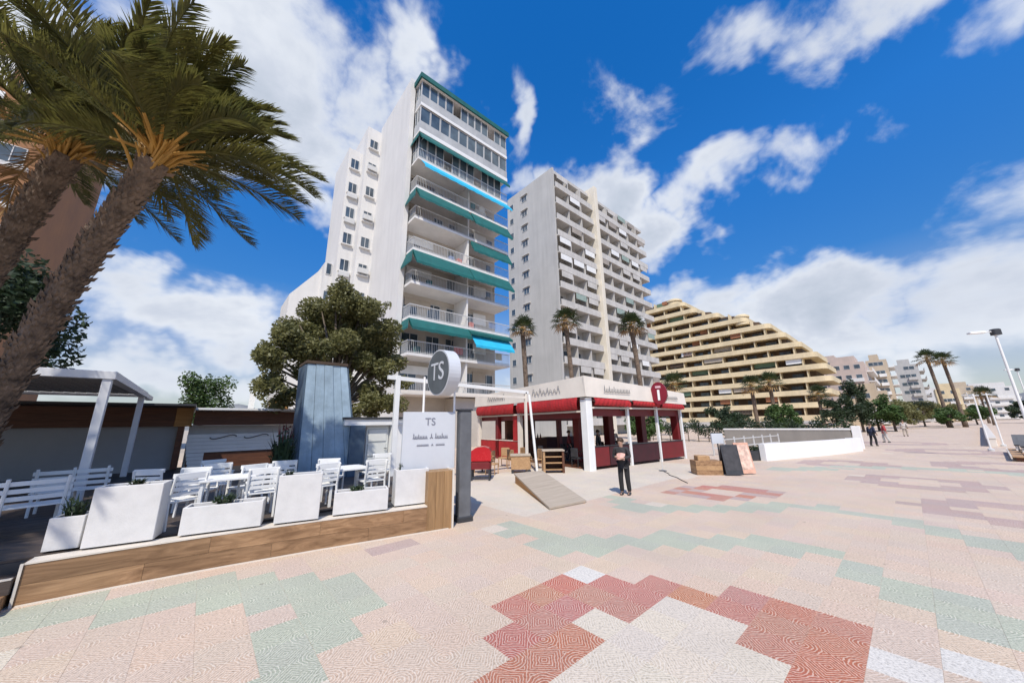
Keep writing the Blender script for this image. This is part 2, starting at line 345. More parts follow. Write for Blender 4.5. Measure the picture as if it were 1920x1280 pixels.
RO = [(2.46, 3.2), (3.59, 3.2), (3.59, 2.81), (3.96, 2.81), (3.96, 2.43), (4.34, 2.43), (4.71, .565), (3.81, .55), (3.36, .19), (1.7, .19), (1.3, 1.3), (1.33, 2.06), (1.71, 2.06), (1.71, 2.44), (2.08, 2.44), (2.08, 2.81), (2.46, 2.81)]
RI = [(2.83, 2.44), (3.21, 2.44), (3.21, 2.065), (3.585, 2.065), (3.96, 2.065), (3.96, 1.31), (3.585, 1.31), (3.585, .94), (2.4, .94), (2.09, 1.31), (2.09, 2.07), (2.83, 2.07)]
R2O = [(9.3, 4.75), (10.6, 4.6), (11.5, 3.9), (11.3, 2.5), (10.2, 2.6), (9.3, 3.2)]; R2I = [(9.9, 4.1), (10.7, 3.9), (10.9, 3.2), (10.3, 3.1), (9.8, 3.5)]
R3O = [(11.6, .5), (12.9, -.3), (12.9, -1.5), (11.4, -2.0), (10.4, -1.0), (10.6, -.2)]; R3I = [(11.5, -.2), (12.2, -.6), (12.2, -1.2), (11.3, -1.3), (11, -.8)]
GR = [(1.7, 5.95), (2.45, 5.95), (3.0, 5.3), (2.2, 5.3)]
WH = [(4.1, .6), (4.4, .6), (4.75, -.2), (4.6, -.6), (3.9, .4)]; WH2 = [(3.6, 3.2), (4.0, 3.2), (4.0, 2.82), (3.6, 2.82)]
FAR = [((15.5, .2), 1.4, .7), ((22, -2), 2.0, 1.0), ((20, 2.2), 1.5, .7), ((30, -1), 2.2, 1.0), ((38, 1), 2.5, 1.2)]
rt = random.Random(3)
def tile_kind(x, y):
    if (inpoly(x, y, RO) and not inpoly(x, y, RI)): return 'r'
    if inpoly(x, y, RI): return 'c'
    if inpoly(x, y, R2O) and not inpoly(x, y, R2I): return 'r' if rt.random() < .6 else 'm'
    if inpoly(x, y, R3O) and not inpoly(x, y, R3I): return 'm'
    if inpoly(x, y, WH) or inpoly(x, y, WH2): return 'w'
    if inpoly(x, y, GR): return 'm' if rt.random() < .8 else 'p'
    for L, wd in GB:
        d_ = dseg(x, y, L)
        if d_ < wd: return 'g' if rt.random() < .93 else 'p'
        if d_ < wd + .12 and rt.random() < .12: return 'g'
    for (cx, cy), ro, ri in FAR:
        d = math.hypot(x - cx, y - cy)
        if ri < d < ro: return 'm'
    if 5.0 < x < 16 and y > 5.6 - (x - 5) * .05: return 'c'
    return 'p' if rt.random() < .985 else 'c'
def tile_geo(b, x0, y0):
    g, bv = .0006, .0016; x1, y1 = x0 + TP - g, y0 + TP - g; x0 += g; y0 += g
    b.add([(x0, y0, -.0015), (x1, y0, -.0015), (x1, y1, -.0015), (x0, y1, -.0015), (x0 + bv, y0 + bv, 0), (x1 - bv, y0 + bv, 0), (x1 - bv, y1 - bv, 0), (x0 + bv, y1 - bv, 0)],
          [(4, 5, 6, 7), (0, 1, 5, 4), (1, 2, 6, 5), (2, 3, 7, 6), (3, 0, 4, 7)])
KERB = [(-1.25, 6.66), (-.58, 6.61), (.37, 6.5), (1.6, 6.28), (3.57, 5.86)]
prom = MB().add([(-20, -16, -.0022), (400, -45, -.0022), (400, 30, -.0022), (60, 30, -.0022), (-20, 30, -.0022)], [(0, 1, 2, 3, 4)]).build('promenade', tPink, kind='structure')
cells = []
for i in range(-14, 105):
    for j in range(-20, 22):
        x, y = TX0 + i * TP, TY0 - (j + 1) * TP
        cx, cy = x + TP / 2, y + TP / 2
        q = [project((x + a * TP, y + b_ * TP, 0)) for a, b_ in ((0, 0), (1, 0), (1, 1), (0, 1))]
        if None in q: continue
        if max(p[0] for p in q) < -60 or min(p[0] for p in q) > 1980 or min(p[1] for p in q) > 1340: continue
        if cx < 4 and cy > 7.2: continue
        area = abs(sum(q[k][0] * q[(k + 1) % 4][1] - q[(k + 1) % 4][0] * q[k][1] for k in range(4))) / 2
        if any(p[0] < -5 or p[0] > 1925 or p[1] > 1285 for p in q): area *= .3
        cells.append((area, x, y, tile_kind(cx, cy)))
cells.sort(key=lambda c: -c[0])
tmesh = {}
for k, m in TM.items():
    b = MB(); tile_geo(b, 0, 0); tmesh[k] = b.mesh('tile', m)
for a, x, y, k in cells[:300]: obj('tile', tmesh[k], prom, (x, y, 0))
tf = MB(); keys = list(TM)
for a, x, y, k in cells[300:]: tf.mi = keys.index(k); tile_geo(tf, x, y)
tf.mi = 1; tf.build('tile_field', [TM[k] for k in keys], prom, kind='stuff')
# ------------------------------------------------------------------ terrace with wood kerb
TZ = .42
terr = thing('terrace', (0, 0, 0), 'raised terrace with wood-effect kerb and dark deck at the left', 'terrace')
def along(L, t):          # point and heading at length t on polyline
    for (a, b_) in zip(L, L[1:]):
        d = math.hypot(b_[0] - a[0], b_[1] - a[1])
        if t <= d or b_ is L[-1]: k = t / d; return (a[0] + (b_[0] - a[0]) * k, a[1] + (b_[1] - a[1]) * k), math.atan2(b_[1] - a[1], b_[0] - a[0])
        t -= d
KL = sum(math.hypot(b_[0] - a[0], b_[1] - a[1]) for a, b_ in zip(KERB, KERB[1:]))
def strip(t0, t1, z0, z1, thick, inset, mt, name, par):
    n = max(2, int((t1 - t0) / .25)); b = MB(); vs = []
    for i in range(n + 1):
        (x, y), h = along(KERB, min(KL - .001, t0 + (t1 - t0) * i / n)); nx, ny = -math.sin(h), math.cos(h)
        for d in (inset, inset + thick):
            for z in (z0, z1): vs.append((x + nx * d, y + ny * d, z))
    fs = [(0, 2, 3, 1), (n * 4, n * 4 + 1, n * 4 + 3, n * 4 + 2)]
    for i in range(n):
        o = i * 4; fs += [(o, o + 1, o + 5, o + 4), (o + 2, o + 6, o + 7, o + 3), (o + 1, o + 3, o + 7, o + 5), (o, o + 4, o + 6, o + 2)]
    return b.add(vs, fs).build(name, mt, par)
for row, (z0, z1) in enumerate(((-.004, .2), (.203, .398))):
    t = 0; k = 0
    cuts = [0, .95, 2.25, 3.55, KL] if row == 0 else [0, 1.55, 2.85, 4.1, KL]
    for t0, t1 in zip(cuts, cuts[1:]): strip(t0 + .0015, t1 - .0015, z0, z1, .03, .002 * (row), wKerb, 'kerb_plank', terr)
strip(0, KL, -.004, .39, .2, .035, mSlab, 'kerb_core', terr)
mTrim = mat('pale_edge_trim', (.66, .60, .52), .5, .06, 4, .05, 40)
strip(0, KL, .40, .418, .24, -.004, mTrim, 'edge_trim', terr)
strip(.02, KL, -.004, .012, .03, -.032, mTrim, 'base_trim', terr)
dk = MB(); poly = [(-1.3, 6.9)] + [(x, y + .24) for x, y in KERB[1:]] + [(3.95, 6.3), (5.4, 12.8), (5.4, 19), (-12, 19), (-12, 6.95)]
dk.prism(poly, .0, TZ - .03).build('deck_base', mDark, terr)
# deck boards that show between the planters and the shade
for i in range(26):
    y0 = 7.0 + i * .3
    xr = 4.0 + (y0 - 6.3) * .21
    MB().bbox(-9.0, xr - .1, y0, y0 + .292, TZ - .03, TZ, .004).build('deck_board', wDeck, terr)
MB().box(-9, 3.4, 6.93, 6.995, TZ - .03, TZ - .002).build('deck_edge_board', wDeck, terr)
for i, (z, y0) in enumerate(((.28, 6.62), (.14, 6.36))):
    MB().bbox(-9, -1.29 - .02 * i, y0, 6.93, z - .138, z, .006).build('step', wKerb if i else wDeck, terr)
    MB().box(-9, -1.3 - .02 * i, y0 - .004, y0 + .05, z + .001, z + .012).build('step_nosing', mTrim, terr)
MB().box(-1.275, -1.252, 6.645, 6.67, 0, .415).build('kerb_end_trim', mTrim, terr)
MB().box(-1.27, -1.253, 6.671, 6.93, 0, .40).build('kerb_end_plank', wKerb, terr)
# kerb end block below the sign
eb = thing('end_block', (3.57, 6.02, 0), 'wood-clad end block of the terrace kerb beneath the white sign', 'block', rotz=R(-12))
for k in range(3): MB().bbox(-.36 + k * .15, -.213 + k * .15, -.17, .2, .0, .98, .004).build('cladding_board', wEnd, eb)
MB().box(.09, .125, -.185, .2, 0, 1.0).build('corner_trim', mTrim, eb)
# ------------------------------------------------------------------ foliage helpers
def leaf_cloud(b, pts, n, size, rnd, flat=.0):
    """pts: clump centres with radii (x, y, z, rx, ry, rz); leaves are little folded quads spread through each clump's shell"""
    tot = sum(p[3] * p[4] * p[5] for p in pts) or 1
    for (cx, cy, cz, rx, ry, rz) in pts:
        k = max(6, int(n * rx * ry * rz / tot))
        for _ in range(k):
            d = Vector((rnd.gauss(0, 1), rnd.gauss(0, 1), rnd.gauss(0, 1))).normalized() * (rnd.random() ** .45)
            p = Vector((cx + d.x * rx, cy + d.y * ry, cz + d.z * rz))
            a = Vector((rnd.gauss(0, 1), rnd.gauss(0, 1), rnd.gauss(0, .7))).normalized()
            c = a.cross(Vector((rnd.gauss(0, 1), rnd.gauss(0, 1), rnd.gauss(0, 1)))).normalized()
            s = size * rnd.uniform(.6, 1.35)
            b.add([p - a * s, p + c * s * .45, p + a * s, p - c * s * .45], [(0, 1, 2, 3)])
def broad_tree(name, loc, h, crown, n, size, label, rnd, mt, group=None, nclump=26, trunk_r=.2, lobes=None):
    t = thing(name, loc, label, 'tree', group)
    rx, ry, rz = crown; cz = h - rz
    tb = MB(); top = Vector((0, 0, cz))
    tb.tube([(0, 0, -.05), (.06 * rx, .02, cz * .4), (0, .05, cz * .8), (0, 0, cz + rz * .3)], [trunk_r, trunk_r * .8, trunk_r * .65, trunk_r * .3], 9)
    cl = []
    for i in range(nclump):
        u = Vector((rnd.gauss(0, 1), rnd.gauss(0, 1), rnd.gauss(0, .8))).normalized() * rnd.uniform(.5, .95)
        p = (u.x * rx, u.y * ry, cz + u.z * rz); r = rnd.uniform(.22, .38)
        cl.append((*p, rx * r, ry * r, rz * r * .85))
        if i % 3 == 0: tb.tube([(0, 0, cz * rnd.uniform(.6, .95)), (p[0] * .5, p[1] * .5, (cz + p[2]) / 2), p], [trunk_r * .4, trunk_r * .22, trunk_r * .08], 5)
    tb.build('trunk', mBarkT, t, smooth=True)
    b = MB(); leaf_cloud(b, cl, n, size, rnd); b.build('crown', mt, t)
    return t
def tuft(name, loc, h, r, n, label, rnd, mt, group=None, cat='plant'):
    t = thing(name, loc, label, cat, group); b = MB(); st = MB()
    for i in range(n):
        a = rnd.uniform(0, 6.28); ln = h * rnd.uniform(.5, 1.05); o = r * rnd.random() * .4
        d = Vector((math.cos(a), math.sin(a), 0)); p0 = d * o; lean = r * rnd.uniform(.3, 1)
        p1 = p0 + d * lean * .5 + Vector((0, 0, ln * .65)); p2 = p0 + d * lean + Vector((0, 0, ln * rnd.uniform(.75, 1)))
        w_ = Vector((-d.y, d.x, 0)) * r * .09
        b.add([p0 - w_, p0 + w_, p1 + w_ * .8, p1 - w_ * .8, p2], [(0, 1, 2, 3), (3, 2, 4)])
    for i in range(4): st.tube([(0, 0, -.04), (rnd.uniform(-.2, .2) * r, rnd.uniform(-.2, .2) * r, h * .5)], [.012, .006], 5)
    leaf_cloud(b, [(0, 0, h * .5, r * .8, r * .8, h * .4)], n * 2, r * .16, rnd)
    st.build('stem', mBarkT, t); b.build('leaves', mt, t); return t
# ------------------------------------------------------------------ white planters on the kerb
def planter(x0, y0, x1, y1, z0, z1, label, depth=.34):
    L = math.hypot(x1 - x0, y1 - y0); h = math.atan2(y1 - y0, x1 - x0)
    t = thing('planter', (x0, y0, z0), label, 'planter', 'white planters along the terrace kerb', h)
    H = z1 - z0; b = MB(); w_ = .035
    b.bbox(0, L, 0, w_, 0, H, .006).bbox(0, L, depth - w_, depth, 0, H, .006)
    b.bbox(0, w_, w_ + .001, depth - w_ - .001, 0, H - .001, .004).bbox(L - w_, L, w_ + .001, depth - w_ - .001, 0, H - .001, .004)
    b.build('box', mStone, t)
    MB().box(w_ + .001, L - w_ - .001, w_ + .001, depth - w_ - .001, .01, H - .05).build('soil', mat('soil', (.05, .035, .025), .95), t)
    f = MB()
    for a in (.06, L - .16): f.box(a, a + .1, .06, depth - .06, -.022, -.001)
    f.build('foot', mDark, t)
    return t
pz = TZ + .022
planter(-1.22, 6.98, -.93, 6.93, pz, .80, 'low white planter at the far left, beside the first tall planter')
planter(-.90, 6.82, -.28, 6.70, pz, 1.12, 'largest tall white planter, leftmost of the tall ones on the kerb')
planter(-.05, 6.66, .82, 6.47, pz, .78, 'long low white planter between the two wide tall planters')
planter(.97, 6.43, 1.53, 6.29, pz, 1.10, 'tall white planter in the middle of the kerb, below the blue pillar')
planter(1.74, 6.34, 2.54, 6.12, pz, .77, 'long low white planter nearest the white sign')
planter(2.71, 6.24, 3.28, 6.10, pz, 1.03, 'tall white planter beside the wood end block and sign')
rp = random.Random(11)
for (x, y, z, h, r, lab) in [(-1.05, 7.1, .74, .3, .16, 'dark leafy plant in the low planter at the far left'),
                              (-.55, 6.93, 1.06, .15, .12, 'small green plant poking from the largest tall planter'),
                              (.38, 6.72, .72, .2, .17, 'green plant in the long low planter between tall planters'),
                              (1.12, 6.55, 1.04, .14, .1, 'small green plant in the middle tall planter'),
                              (2.1, 6.4, .71, .16, .16, 'green plant in the low planter nearest the sign'),
                              (2.86, 6.37, .97, .2, .08, 'narrow green plant in the planter beside the end block')]:
    tuft('planter_plant', (x, y, z), h, r, 34, lab, rp, mLeafD, 'plants in the white planters')
# ------------------------------------------------------------------ white terrace chairs, tables, benches
def slat_chair(loc, rot, label):
    t = thing('slatted_chair', loc, label, 'chair', 'white slatted chairs on the terrace', rot)
    W_, D_, SH, TH = .42, .40, .36, .74
    for k in range(4): MB().bbox(-W_ / 2, W_ / 2, -D_ / 2 + k * .1, -D_ / 2 + k * .1 + .085, SH, SH + .022, .004).build('seat_slat', mWhite, t)
    for k in range(4): MB().bbox(-W_ / 2 + .03, W_ / 2 - .03, .18 + k * .012, .20 + k * .012, SH + .08 + k * .075, SH + .13 + k * .075, .003).build('back_slat', mWhite, t)
    for s in (-1, 1):
        x = s * (W_ / 2 - .018)
        MB().tube([(x, -D_ / 2 + .02, 0), (x, -D_ / 2 + .02, SH + .17)], .018, 6).build('front_leg', mWhite, t)
        MB().tube([(x, D_ / 2 + .02, 0), (x, D_ / 2 - .02, SH), (x, D_ / 2 + .05, TH)], .018, 6).build('back_leg', mWhite, t)
        MB().bbox(x - .024, x + .024, -D_ / 2, D_ / 2, SH + .17, SH + .19, .004).build('armrest', mWhite, t)
    MB().bbox(-W_ / 2, W_ / 2, D_ / 2 + .0, D_ / 2 + .035, TH - .04, TH + .02, .004).build('top_rail', mWhite, t)
    return t
def slat_bench(loc, rot, label, W_=1.15):
    t = thing('slatted_bench', loc, label, 'bench', 'white slatted benches', rot); D_, SH, TH = .42, .36, .76
    for k in range(4): MB().bbox(-W_ / 2, W_ / 2, -D_ / 2 + k * .105, -D_ / 2 + k * .105 + .09, SH, SH + .022, .004).build('seat_slat', mWhite, t)
    for k in range(3): MB().bbox(-W_ / 2, W_ / 2, .19 + k * .012, .212 + k * .012, SH + .1 + k * .1, SH + .16 + k * .1, .003).build('back_slat', mWhite, t)
    for x in (-W_ / 2 + .05, 0, W_ / 2 - .05):
        MB().tube([(x, -D_ / 2 + .02, 0), (x, -D_ / 2 + .02, SH)], .02, 6).build('front_leg', mWhite, t)
        MB().tube([(x, D_ / 2 - .02, 0), (x, D_ / 2 - .02, SH), (x, D_ / 2 + .05, TH)], .02, 6).build('back_leg', mWhite, t)
    return t
def wtable(loc, label, r=.36, h=.62, mt=None):
    t = thing('terrace_table', loc, label, 'table', 'white terrace tables')
    for k in range(5): MB().bbox(-r, r, -r + k * r * .4, -r + k * r * .4 + r * .38, h - .03, h, .004).build('top_slat', mt or mWhite, t)
    for sx in (-1, 1):
        for sy in (-1, 1): MB().bbox(sx * (r - .05) - .022, sx * (r - .05) + .022, sy * (r - .05) - .022, sy * (r - .05) + .022, 0, h - .031, .003).build('leg', mWhite, t)
    return t
for x, y, a, lab in [(-.12, 7.45, 205, 'white slatted chair in the gap right of the largest tall planter'),
                     (.10, 8.35, 160, 'white slatted chair with its back to the bar, behind the first long low planter'),
                     (.72, 8.1, 200, 'white slatted chair just left of the middle tall planter, set further back'),
                     (.86, 7.3, 178, 'white slatted chair closest behind the left edge of the middle tall planter'),
                     (1.75, 7.25, 190, 'white slatted chair in the gap right of the middle tall planter'),
                     (2.15, 8.2, 150, 'white slatted chair in front of the blue pillar'),
                     (2.62, 7.2, 182, 'white slatted chair behind the gap before the planter beside the sign'),
                     (.35, 9.6, 20, 'white slatted chair beyond the tables, nearest the bar front'),
                     (3.35, 8.6, 160, 'white slatted chair in front of the white kiosk'),
                     (1.35, 8.5, 170, 'white slatted chair between the blue pillar and the middle tall planter'),
                     (.3, 8.95, 185, 'white slatted chair second from the bar front, left of the rear table'),
                     (-.45, 8.6, 150, 'white slatted chair right of the far pergola post, behind the largest planter')]:
    slat_chair((x, y, TZ), R(a), lab)
wtable((.42, 7.65, TZ), 'white slatted table behind the first long low planter')
wtable((2.2, 7.45, TZ), 'white slatted table behind the low planter nearest the sign')
wtable((1.1, 9.2, TZ), 'white slatted table in front of the bar, furthest back', .38)
slat_bench((-1.95, 8.5, TZ), R(195), 'white slatted bench in the shade at the far left, nearer the steps')
slat_bench((-1.6, 10.2, TZ), R(180), 'white slatted bench in the shade in front of the front pergola post', .9)
slat_bench((-2.7, 7.75, TZ), R(8), 'white slatted bench at the very left edge by the steps')
# ------------------------------------------------------------------ pergola at the left
mLouver = mat('grey_louvres', (.33, .32, .31), .6, .12, 2, .05, 30)
mPost = mat('pergola_white', (.66, .67, .69), .45, .06, 3, .05, 40)
pg = thing('pergola', (-1.65, 11, 0), 'white aluminium pergola with louvred roof over the shaded terrace at the left', 'pergola')
for y in (0, 5.45, ): MB().bbox(-.07, .07, y - .07, y + .07, TZ, 2.86, .01).build('post', mPost, pg)
for y in (0, 5.45): MB().bbox(-7.4 - .09, -7.4 + .09, y - .09, y + .09, TZ, 2.86, .01).build('post', mPost, pg)
MB().bbox(-7.5, .12, -.1, .1, 2.861, 3.02, .008).build('front_beam', mPost, pg)
MB().bbox(-7.5, .12, 5.35, 5.55, 2.861, 3.02, .008).build('rear_beam', mPost, pg)
MB().bbox(-.06, .12, .101, 5.349, 2.862, 3.02, .008).build('side_beam', mPost, pg)
MB().bbox(-.05, .11, 5.551, 7.3, 2.86, 3.0, .008).build('rear_extension', mPost, pg)
for k in range(34):
    M = Matrix.Translation((-.2 - k * .215, 2.72, 2.95)) @ Matrix.Rotation(R(4), 4, 'Y')
    MB().box(-.112, .112, -2.61, 2.61, -.012, .012, M).build('louvre', mLouver, pg)
# ------------------------------------------------------------------ bar building behind
bar = thing('bar_building', (-.7, 18, 0), 'low bar with brown timber fascia and white slatted counter behind the terrace', 'building')
mGW = mat('grey_plaster', (.36, .37, .385), .85, .08, 1.0, .1, 20)
MB().box(-9.5, .05, .2, 5, 0, 2.0).build('side_wall', mGW, bar)
for k in range(3): MB().bbox(-9.5, .02, -.02 - .012 * (k % 2), .19, 1.93 + k * .225, 1.93 + k * .225 + .222, .004).build('fascia_board', wBrown, bar)
MB().bbox(-.12, .35, -.1, .25, 1.92, 2.6, .01).build('corner_beam', wOrange, bar)
MB().bbox(.0, .17, -.03, .16, TZ, 1.915, .01).build('corner_post', wBrown, bar)
MB().box(-9.6, .4, -1.4, 5, 2.612, 2.68).build('roof_plate', mDark, bar)
MB().box(.41, 4.05, -.95, 5, 2.5, 2.575).build('roof', mWhite, bar)
for k in range(2): MB().bbox(.4, 3.95, -.25 + .01 * k, -.05, 1.95 + k * .265, 1.95 + k * .265 + .262, .004).build('fascia_board', wBrown, bar)
MB().box(.3, 3.9, .35, 5, 0, 1.949).build('back_wall', mat('bar_white', (.62, .63, .64), .7, .06), bar)
for k in range(5): MB().bbox(.3 + .01 * k, 3.45 - .03 * k, -.08, -.02, 1.62 - k * .135 - .128, 1.62 - k * .135, .004).build('counter_slat', mWhite, bar)
for k in range(4): MB().bbox(.36 + .03 * k, .86, -.08, -.02, .94 - k * .13 - .123, .94 - k * .13, .004).build('pier_slat', mWhite, bar)
MB().bbox(.4, 3.4, -.06, .34, .15, .93, .01).build('counter_recess', wBrown, bar)
mW = MB()     # painted curl ornament on the counter
for s in (0, 1.05):
    mW.tube([(.95 + s + .5 * (1 - math.cos(a)) * .8, -.095, 1.5 - .07 * math.sin(2 * a)) for a in [k * .26 for k in range(13)]], .02, 5)
mW.build('ornament', mGrey, bar)
MB().box(2.1, 2.3, 1.6, 1.9, 2.58, 3.4).build('vent_pipe', mWhite, bar)
vb = thing('roof_cabinet', (2.2, 19.6, 2.58), 'small orange cabinet standing on the bar roof beside the tree', 'cabinet')
MB().bbox(0, .75, 0, .5, 0, .5, .02).build('body', wOrange, vb); MB().box(-.04, .79, -.04, .54, .501, .54).build('lid', mWhite, vb)
# hedge tree behind the bar
rb = random.Random(21)
hb = thing('clipped_tree', (-.2, 29.8, 0), 'dark clipped tree showing above the bar roof', 'tree')
b = MB(); leaf_cloud(b, [(rb.uniform(-.9, 1.0), rb.uniform(-.8, .8), z + rb.uniform(-.3, .3), .6, .6, .6) for z in (2.6, 3.1, 3.6, 4.2, 4.7) for _ in range(5)], 4200, .11, rb); b.build('crown', mLeafG, hb)
MB().tube([(0, 0, -.05), (0, 0, 4)], [.16, .08], 7).build('trunk', mBarkT, hb)
# ------------------------------------------------------------------ blue board pillar
bp_ = thing('blue_pillar', (2.05, 11, TZ), 'tall tapering pillar of weathered blue boards in front of the tree', 'pillar')
xs0 = [0, .33, .62, .95, 1.22, 1.5]; xs1 = [-.08 + .0, .14, .36, .58, .78, .97]
for k in range(5):
    zt = 3.14 + .015 * (k % 2)
    M = None; d = .02 * (k % 3) * .5
    vs = [(xs0[k] + .004, -d, 0), (xs0[k + 1] - .004, -d, 0), (xs0[k + 1] - .004, .06, 0), (xs0[k] + .004, .06, 0),
          (xs1[k] + .004, -d, zt), (xs1[k + 1] - .004, -d, zt), (xs1[k + 1] - .004, .06, zt), (xs1[k] + .004, .06, zt)]
    MB().add(vs, [(3, 2, 1, 0), (4, 5, 6, 7), (0, 1, 5, 4), (1, 2, 6, 5), (2, 3, 7, 6), (3, 0, 4, 7)]).build('board', mBlue, bp_)
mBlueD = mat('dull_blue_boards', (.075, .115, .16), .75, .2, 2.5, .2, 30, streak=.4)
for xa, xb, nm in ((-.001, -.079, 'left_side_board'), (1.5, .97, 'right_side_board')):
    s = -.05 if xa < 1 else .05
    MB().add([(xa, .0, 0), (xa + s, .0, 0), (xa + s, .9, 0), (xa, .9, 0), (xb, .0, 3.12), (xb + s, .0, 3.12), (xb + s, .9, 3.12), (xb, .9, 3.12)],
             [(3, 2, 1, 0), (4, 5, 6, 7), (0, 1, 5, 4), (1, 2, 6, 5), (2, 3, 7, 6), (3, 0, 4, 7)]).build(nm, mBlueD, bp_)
MB().bbox(-.12, 1.0, -.03, .95, 3.16, 3.24, .01).build('cap', mBrown, bp_)
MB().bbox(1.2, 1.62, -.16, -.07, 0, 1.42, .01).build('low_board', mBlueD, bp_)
# ------------------------------------------------------------------ white kiosk with door
ks = thing('kiosk', (3.15, 11.0, TZ), 'white kiosk with overhanging cornice and pale door right of the blue pillar', 'kiosk')
MB().box(.5, 2.25, .1, 1.6, 0, 1.42).build('wall', mWhite, ks)
MB().bbox(-.08, 2.3, -.12, 1.75, 1.421, 1.60, .01).build('cornice', mWhite, ks)
MB().box(-.12, 2.33, -.16, 1.8, 1.601, 1.66).build('roof', mDark, ks)
dr = MB().bbox(.62, 1.3, .04, .098, .02, 1.36, .006).build('door', mat('pale_door', (.70, .71, .66), .5, .05), ks)
for k in range(3): MB().bbox(.68, 1.24, .018, .041, .1 + k * .42, .46 + k * .42, .01).build('door_panel', MATS['pale_door'], dr)
MB().tube([(1.25, .02, .72), (1.25, -.02, .72), (1.17, -.02, .72)], .012, 6).build('handle', mDark, dr)
MB().bbox(1.35, 2.2, -.08, .09, 0, 1.419, .006).build('pilaster', mWhite, ks)
tuft('flowering_shrub', (1.6, 10.6, TZ), 1.45, .34, 90, 'dark green shrub growing left of the blue pillar foot', rb, mLeafD, cat='shrub')
rs = tuft('red_leaf_shrub', (1.75, 11.6, TZ), 1.75, .28, 60, 'dark red leaved shrub behind the left edge of the blue pillar', rb, mat('red_leaves', (.12, .02, .022), .6, .4, 3, 0), cat='shrub')
# ------------------------------------------------------------------ sign on the terrace end
sg = thing('terrace_sign', (2.85, 6.33, 0), 'white upright sign panel with grey lettering and a round dark disc on top', 'sign', rotz=R(-11))
mPanel = mat('sign_white', (.56, .585, .62), .5, .03, 3, .03, 30)
MB().bbox(-.02, 1.02, 0, .07, .985, 2.06, .006).build('panel', mPanel, sg)
mInk = mat('grey_ink', (.20, .21, .26), .7, .05)
def cursive(b, x0, x1, y, z, h, asc, r=.008):
    n = int((x1 - x0) / (h * .62)); pts = []
    for i in range(n * 6 + 1):
        u = i / 6; a = asc.get(int(u), 1.0); ph = (u % 1) * 2 * math.pi
        pts.append((x0 + (x1 - x0) * u / n + .18 * h * math.sin(ph), y, z + h * .5 * a * (1 - math.cos(ph))))
    b.tube(pts, r, 4)
b = MB(); cursive(b, .17, .45, -.006, 1.56, .05, {0: 1.9, 3: 1.6}); cursive(b, .5, .56, -.006, 1.56, .09, {}); cursive(b, .60, .86, -.006, 1.56, .05, {0: 2.0, 4: 1.9}); b.build('name_lettering', mInk, sg)
b = MB(); cursive(b, .25, .48, -.006, 1.425, .03, {}, .005); cursive(b, .53, .57, -.006, 1.425, .035, {}, .006); cursive(b, .62, .80, -.006, 1.425, .03, {}, .005); b.build('small_lettering', mInk, sg)
def text_mesh(name, body, size, mt, parent, M, ext=.004):
    cu = bpy.data.curves.new(name, 'FONT'); cu.body = body; cu.size = size; cu.extrude = ext; cu.align_x = 'CENTER'; cu.align_y = 'CENTER'
    to = bpy.data.objects.new(name, cu); COL.objects.link(to)
    dg = bpy.context.evaluated_depsgraph_get(); me = bpy.data.meshes.new_from_object(to.evaluated_get(dg))
    bpy.data.objects.remove(to); me.transform(M); me.materials.clear(); me.materials.append(mt)
    return obj(name, me, parent)
UPR = Matrix.Rotation(R(90), 4, 'X')
text_mesh('logo_lettering', 'TS', .2, mInk, sg, Matrix.Translation((.5, -.004, 1.87)) @ UPR)
# disc: thick white drum with a grey face turned towards the steps
DM = Matrix.Translation((.72, .03, 2.86)) @ Matrix.Rotation(R(-80), 4, 'Z') @ Matrix.Rotation(R(90), 4, 'X')
def disc(b, r, z0, z1, n=40):
    vs = [DM @ Vector((r * math.cos(2 * math.pi * k / n), r * math.sin(2 * math.pi * k / n), z)) for z in (z0, z1) for k in range(n)]
    return b.add(vs, [tuple(range(n - 1, -1, -1)), tuple(range(n, 2 * n))] + [(k, (k + 1) % n, n + (k + 1) % n, n + k) for k in range(n)])
disc(MB(), .47, -.16, .1).build('drum', mPanel, sg)
disc(MB(), .44, .102, .112).build('disc_face', mat('slate_face', (.10, .115, .125), .45, .15, 6, .05), sg)
text_mesh('disc_lettering', 'TS', .52, mPanel, sg, DM @ Matrix.Translation((0, .0, .117)))
for x, z in ((.36, 2.75), (1.0, 2.6)): MB().tube([(x, .035, 2.061), (x, .035, z)], .022, 8).build('pole', mWhite, sg)
gp = thing('dark_post', (4.02, 6.08, 0), 'dark grey square post standing right of the white sign', 'post', rotz=R(-11))
MB().bbox(-.11, .13, -.1, .12, 0, 2.08, .012).build('shaft', mGrey, gp); MB().bbox(-.14, .18, -.12, .2, 0, .1, .02).build('foot', mDark, gp)
MB().bbox(-.13, .15, -.12, .14, 2.081, 2.12, .01).build('cap', mDark, gp)
# ------------------------------------------------------------------ slim white frame between sign and restaurant
fr = thing('white_frame', (4.25, 10.1, 0), 'slim white steel frame with two rails behind the sign', 'frame')
MB().bbox(-.06, .08, -.06, .06, TZ, 3.3, .008).build('post', mWhite, fr)
MB().bbox(5.32, 5.40, -.05, .05, 0, 3.05, .006).build('post', mFascia, fr)
MB().add([(-.3, -.05, 3.17), (5.5, -.05, 2.98), (5.5, .05, 2.98), (-.3, .05, 3.17), (-.3, -.05, 3.29), (5.5, -.05, 3.10), (5.5, .05, 3.10), (-.3, .05, 3.29)],
         [(3, 2, 1, 0), (4, 5, 6, 7), (0, 1, 5, 4), (1, 2, 6, 5), (2, 3, 7, 6), (3, 0, 4, 7)]).build('top_rail', mWhite, fr)
MB().box(.08, 5.32, -.03, .03, 2.78, 2.88).build('lower_rail', mFascia, fr)
lg = MB().tube([(9.75, 9.7, 0), (9.72, 10.0, 2.95)], .05, 8).build('leaning_pole', mWhite, label='slim white pole leaning up to the restaurant awning, beside the wooden cabinet', cat='pole')
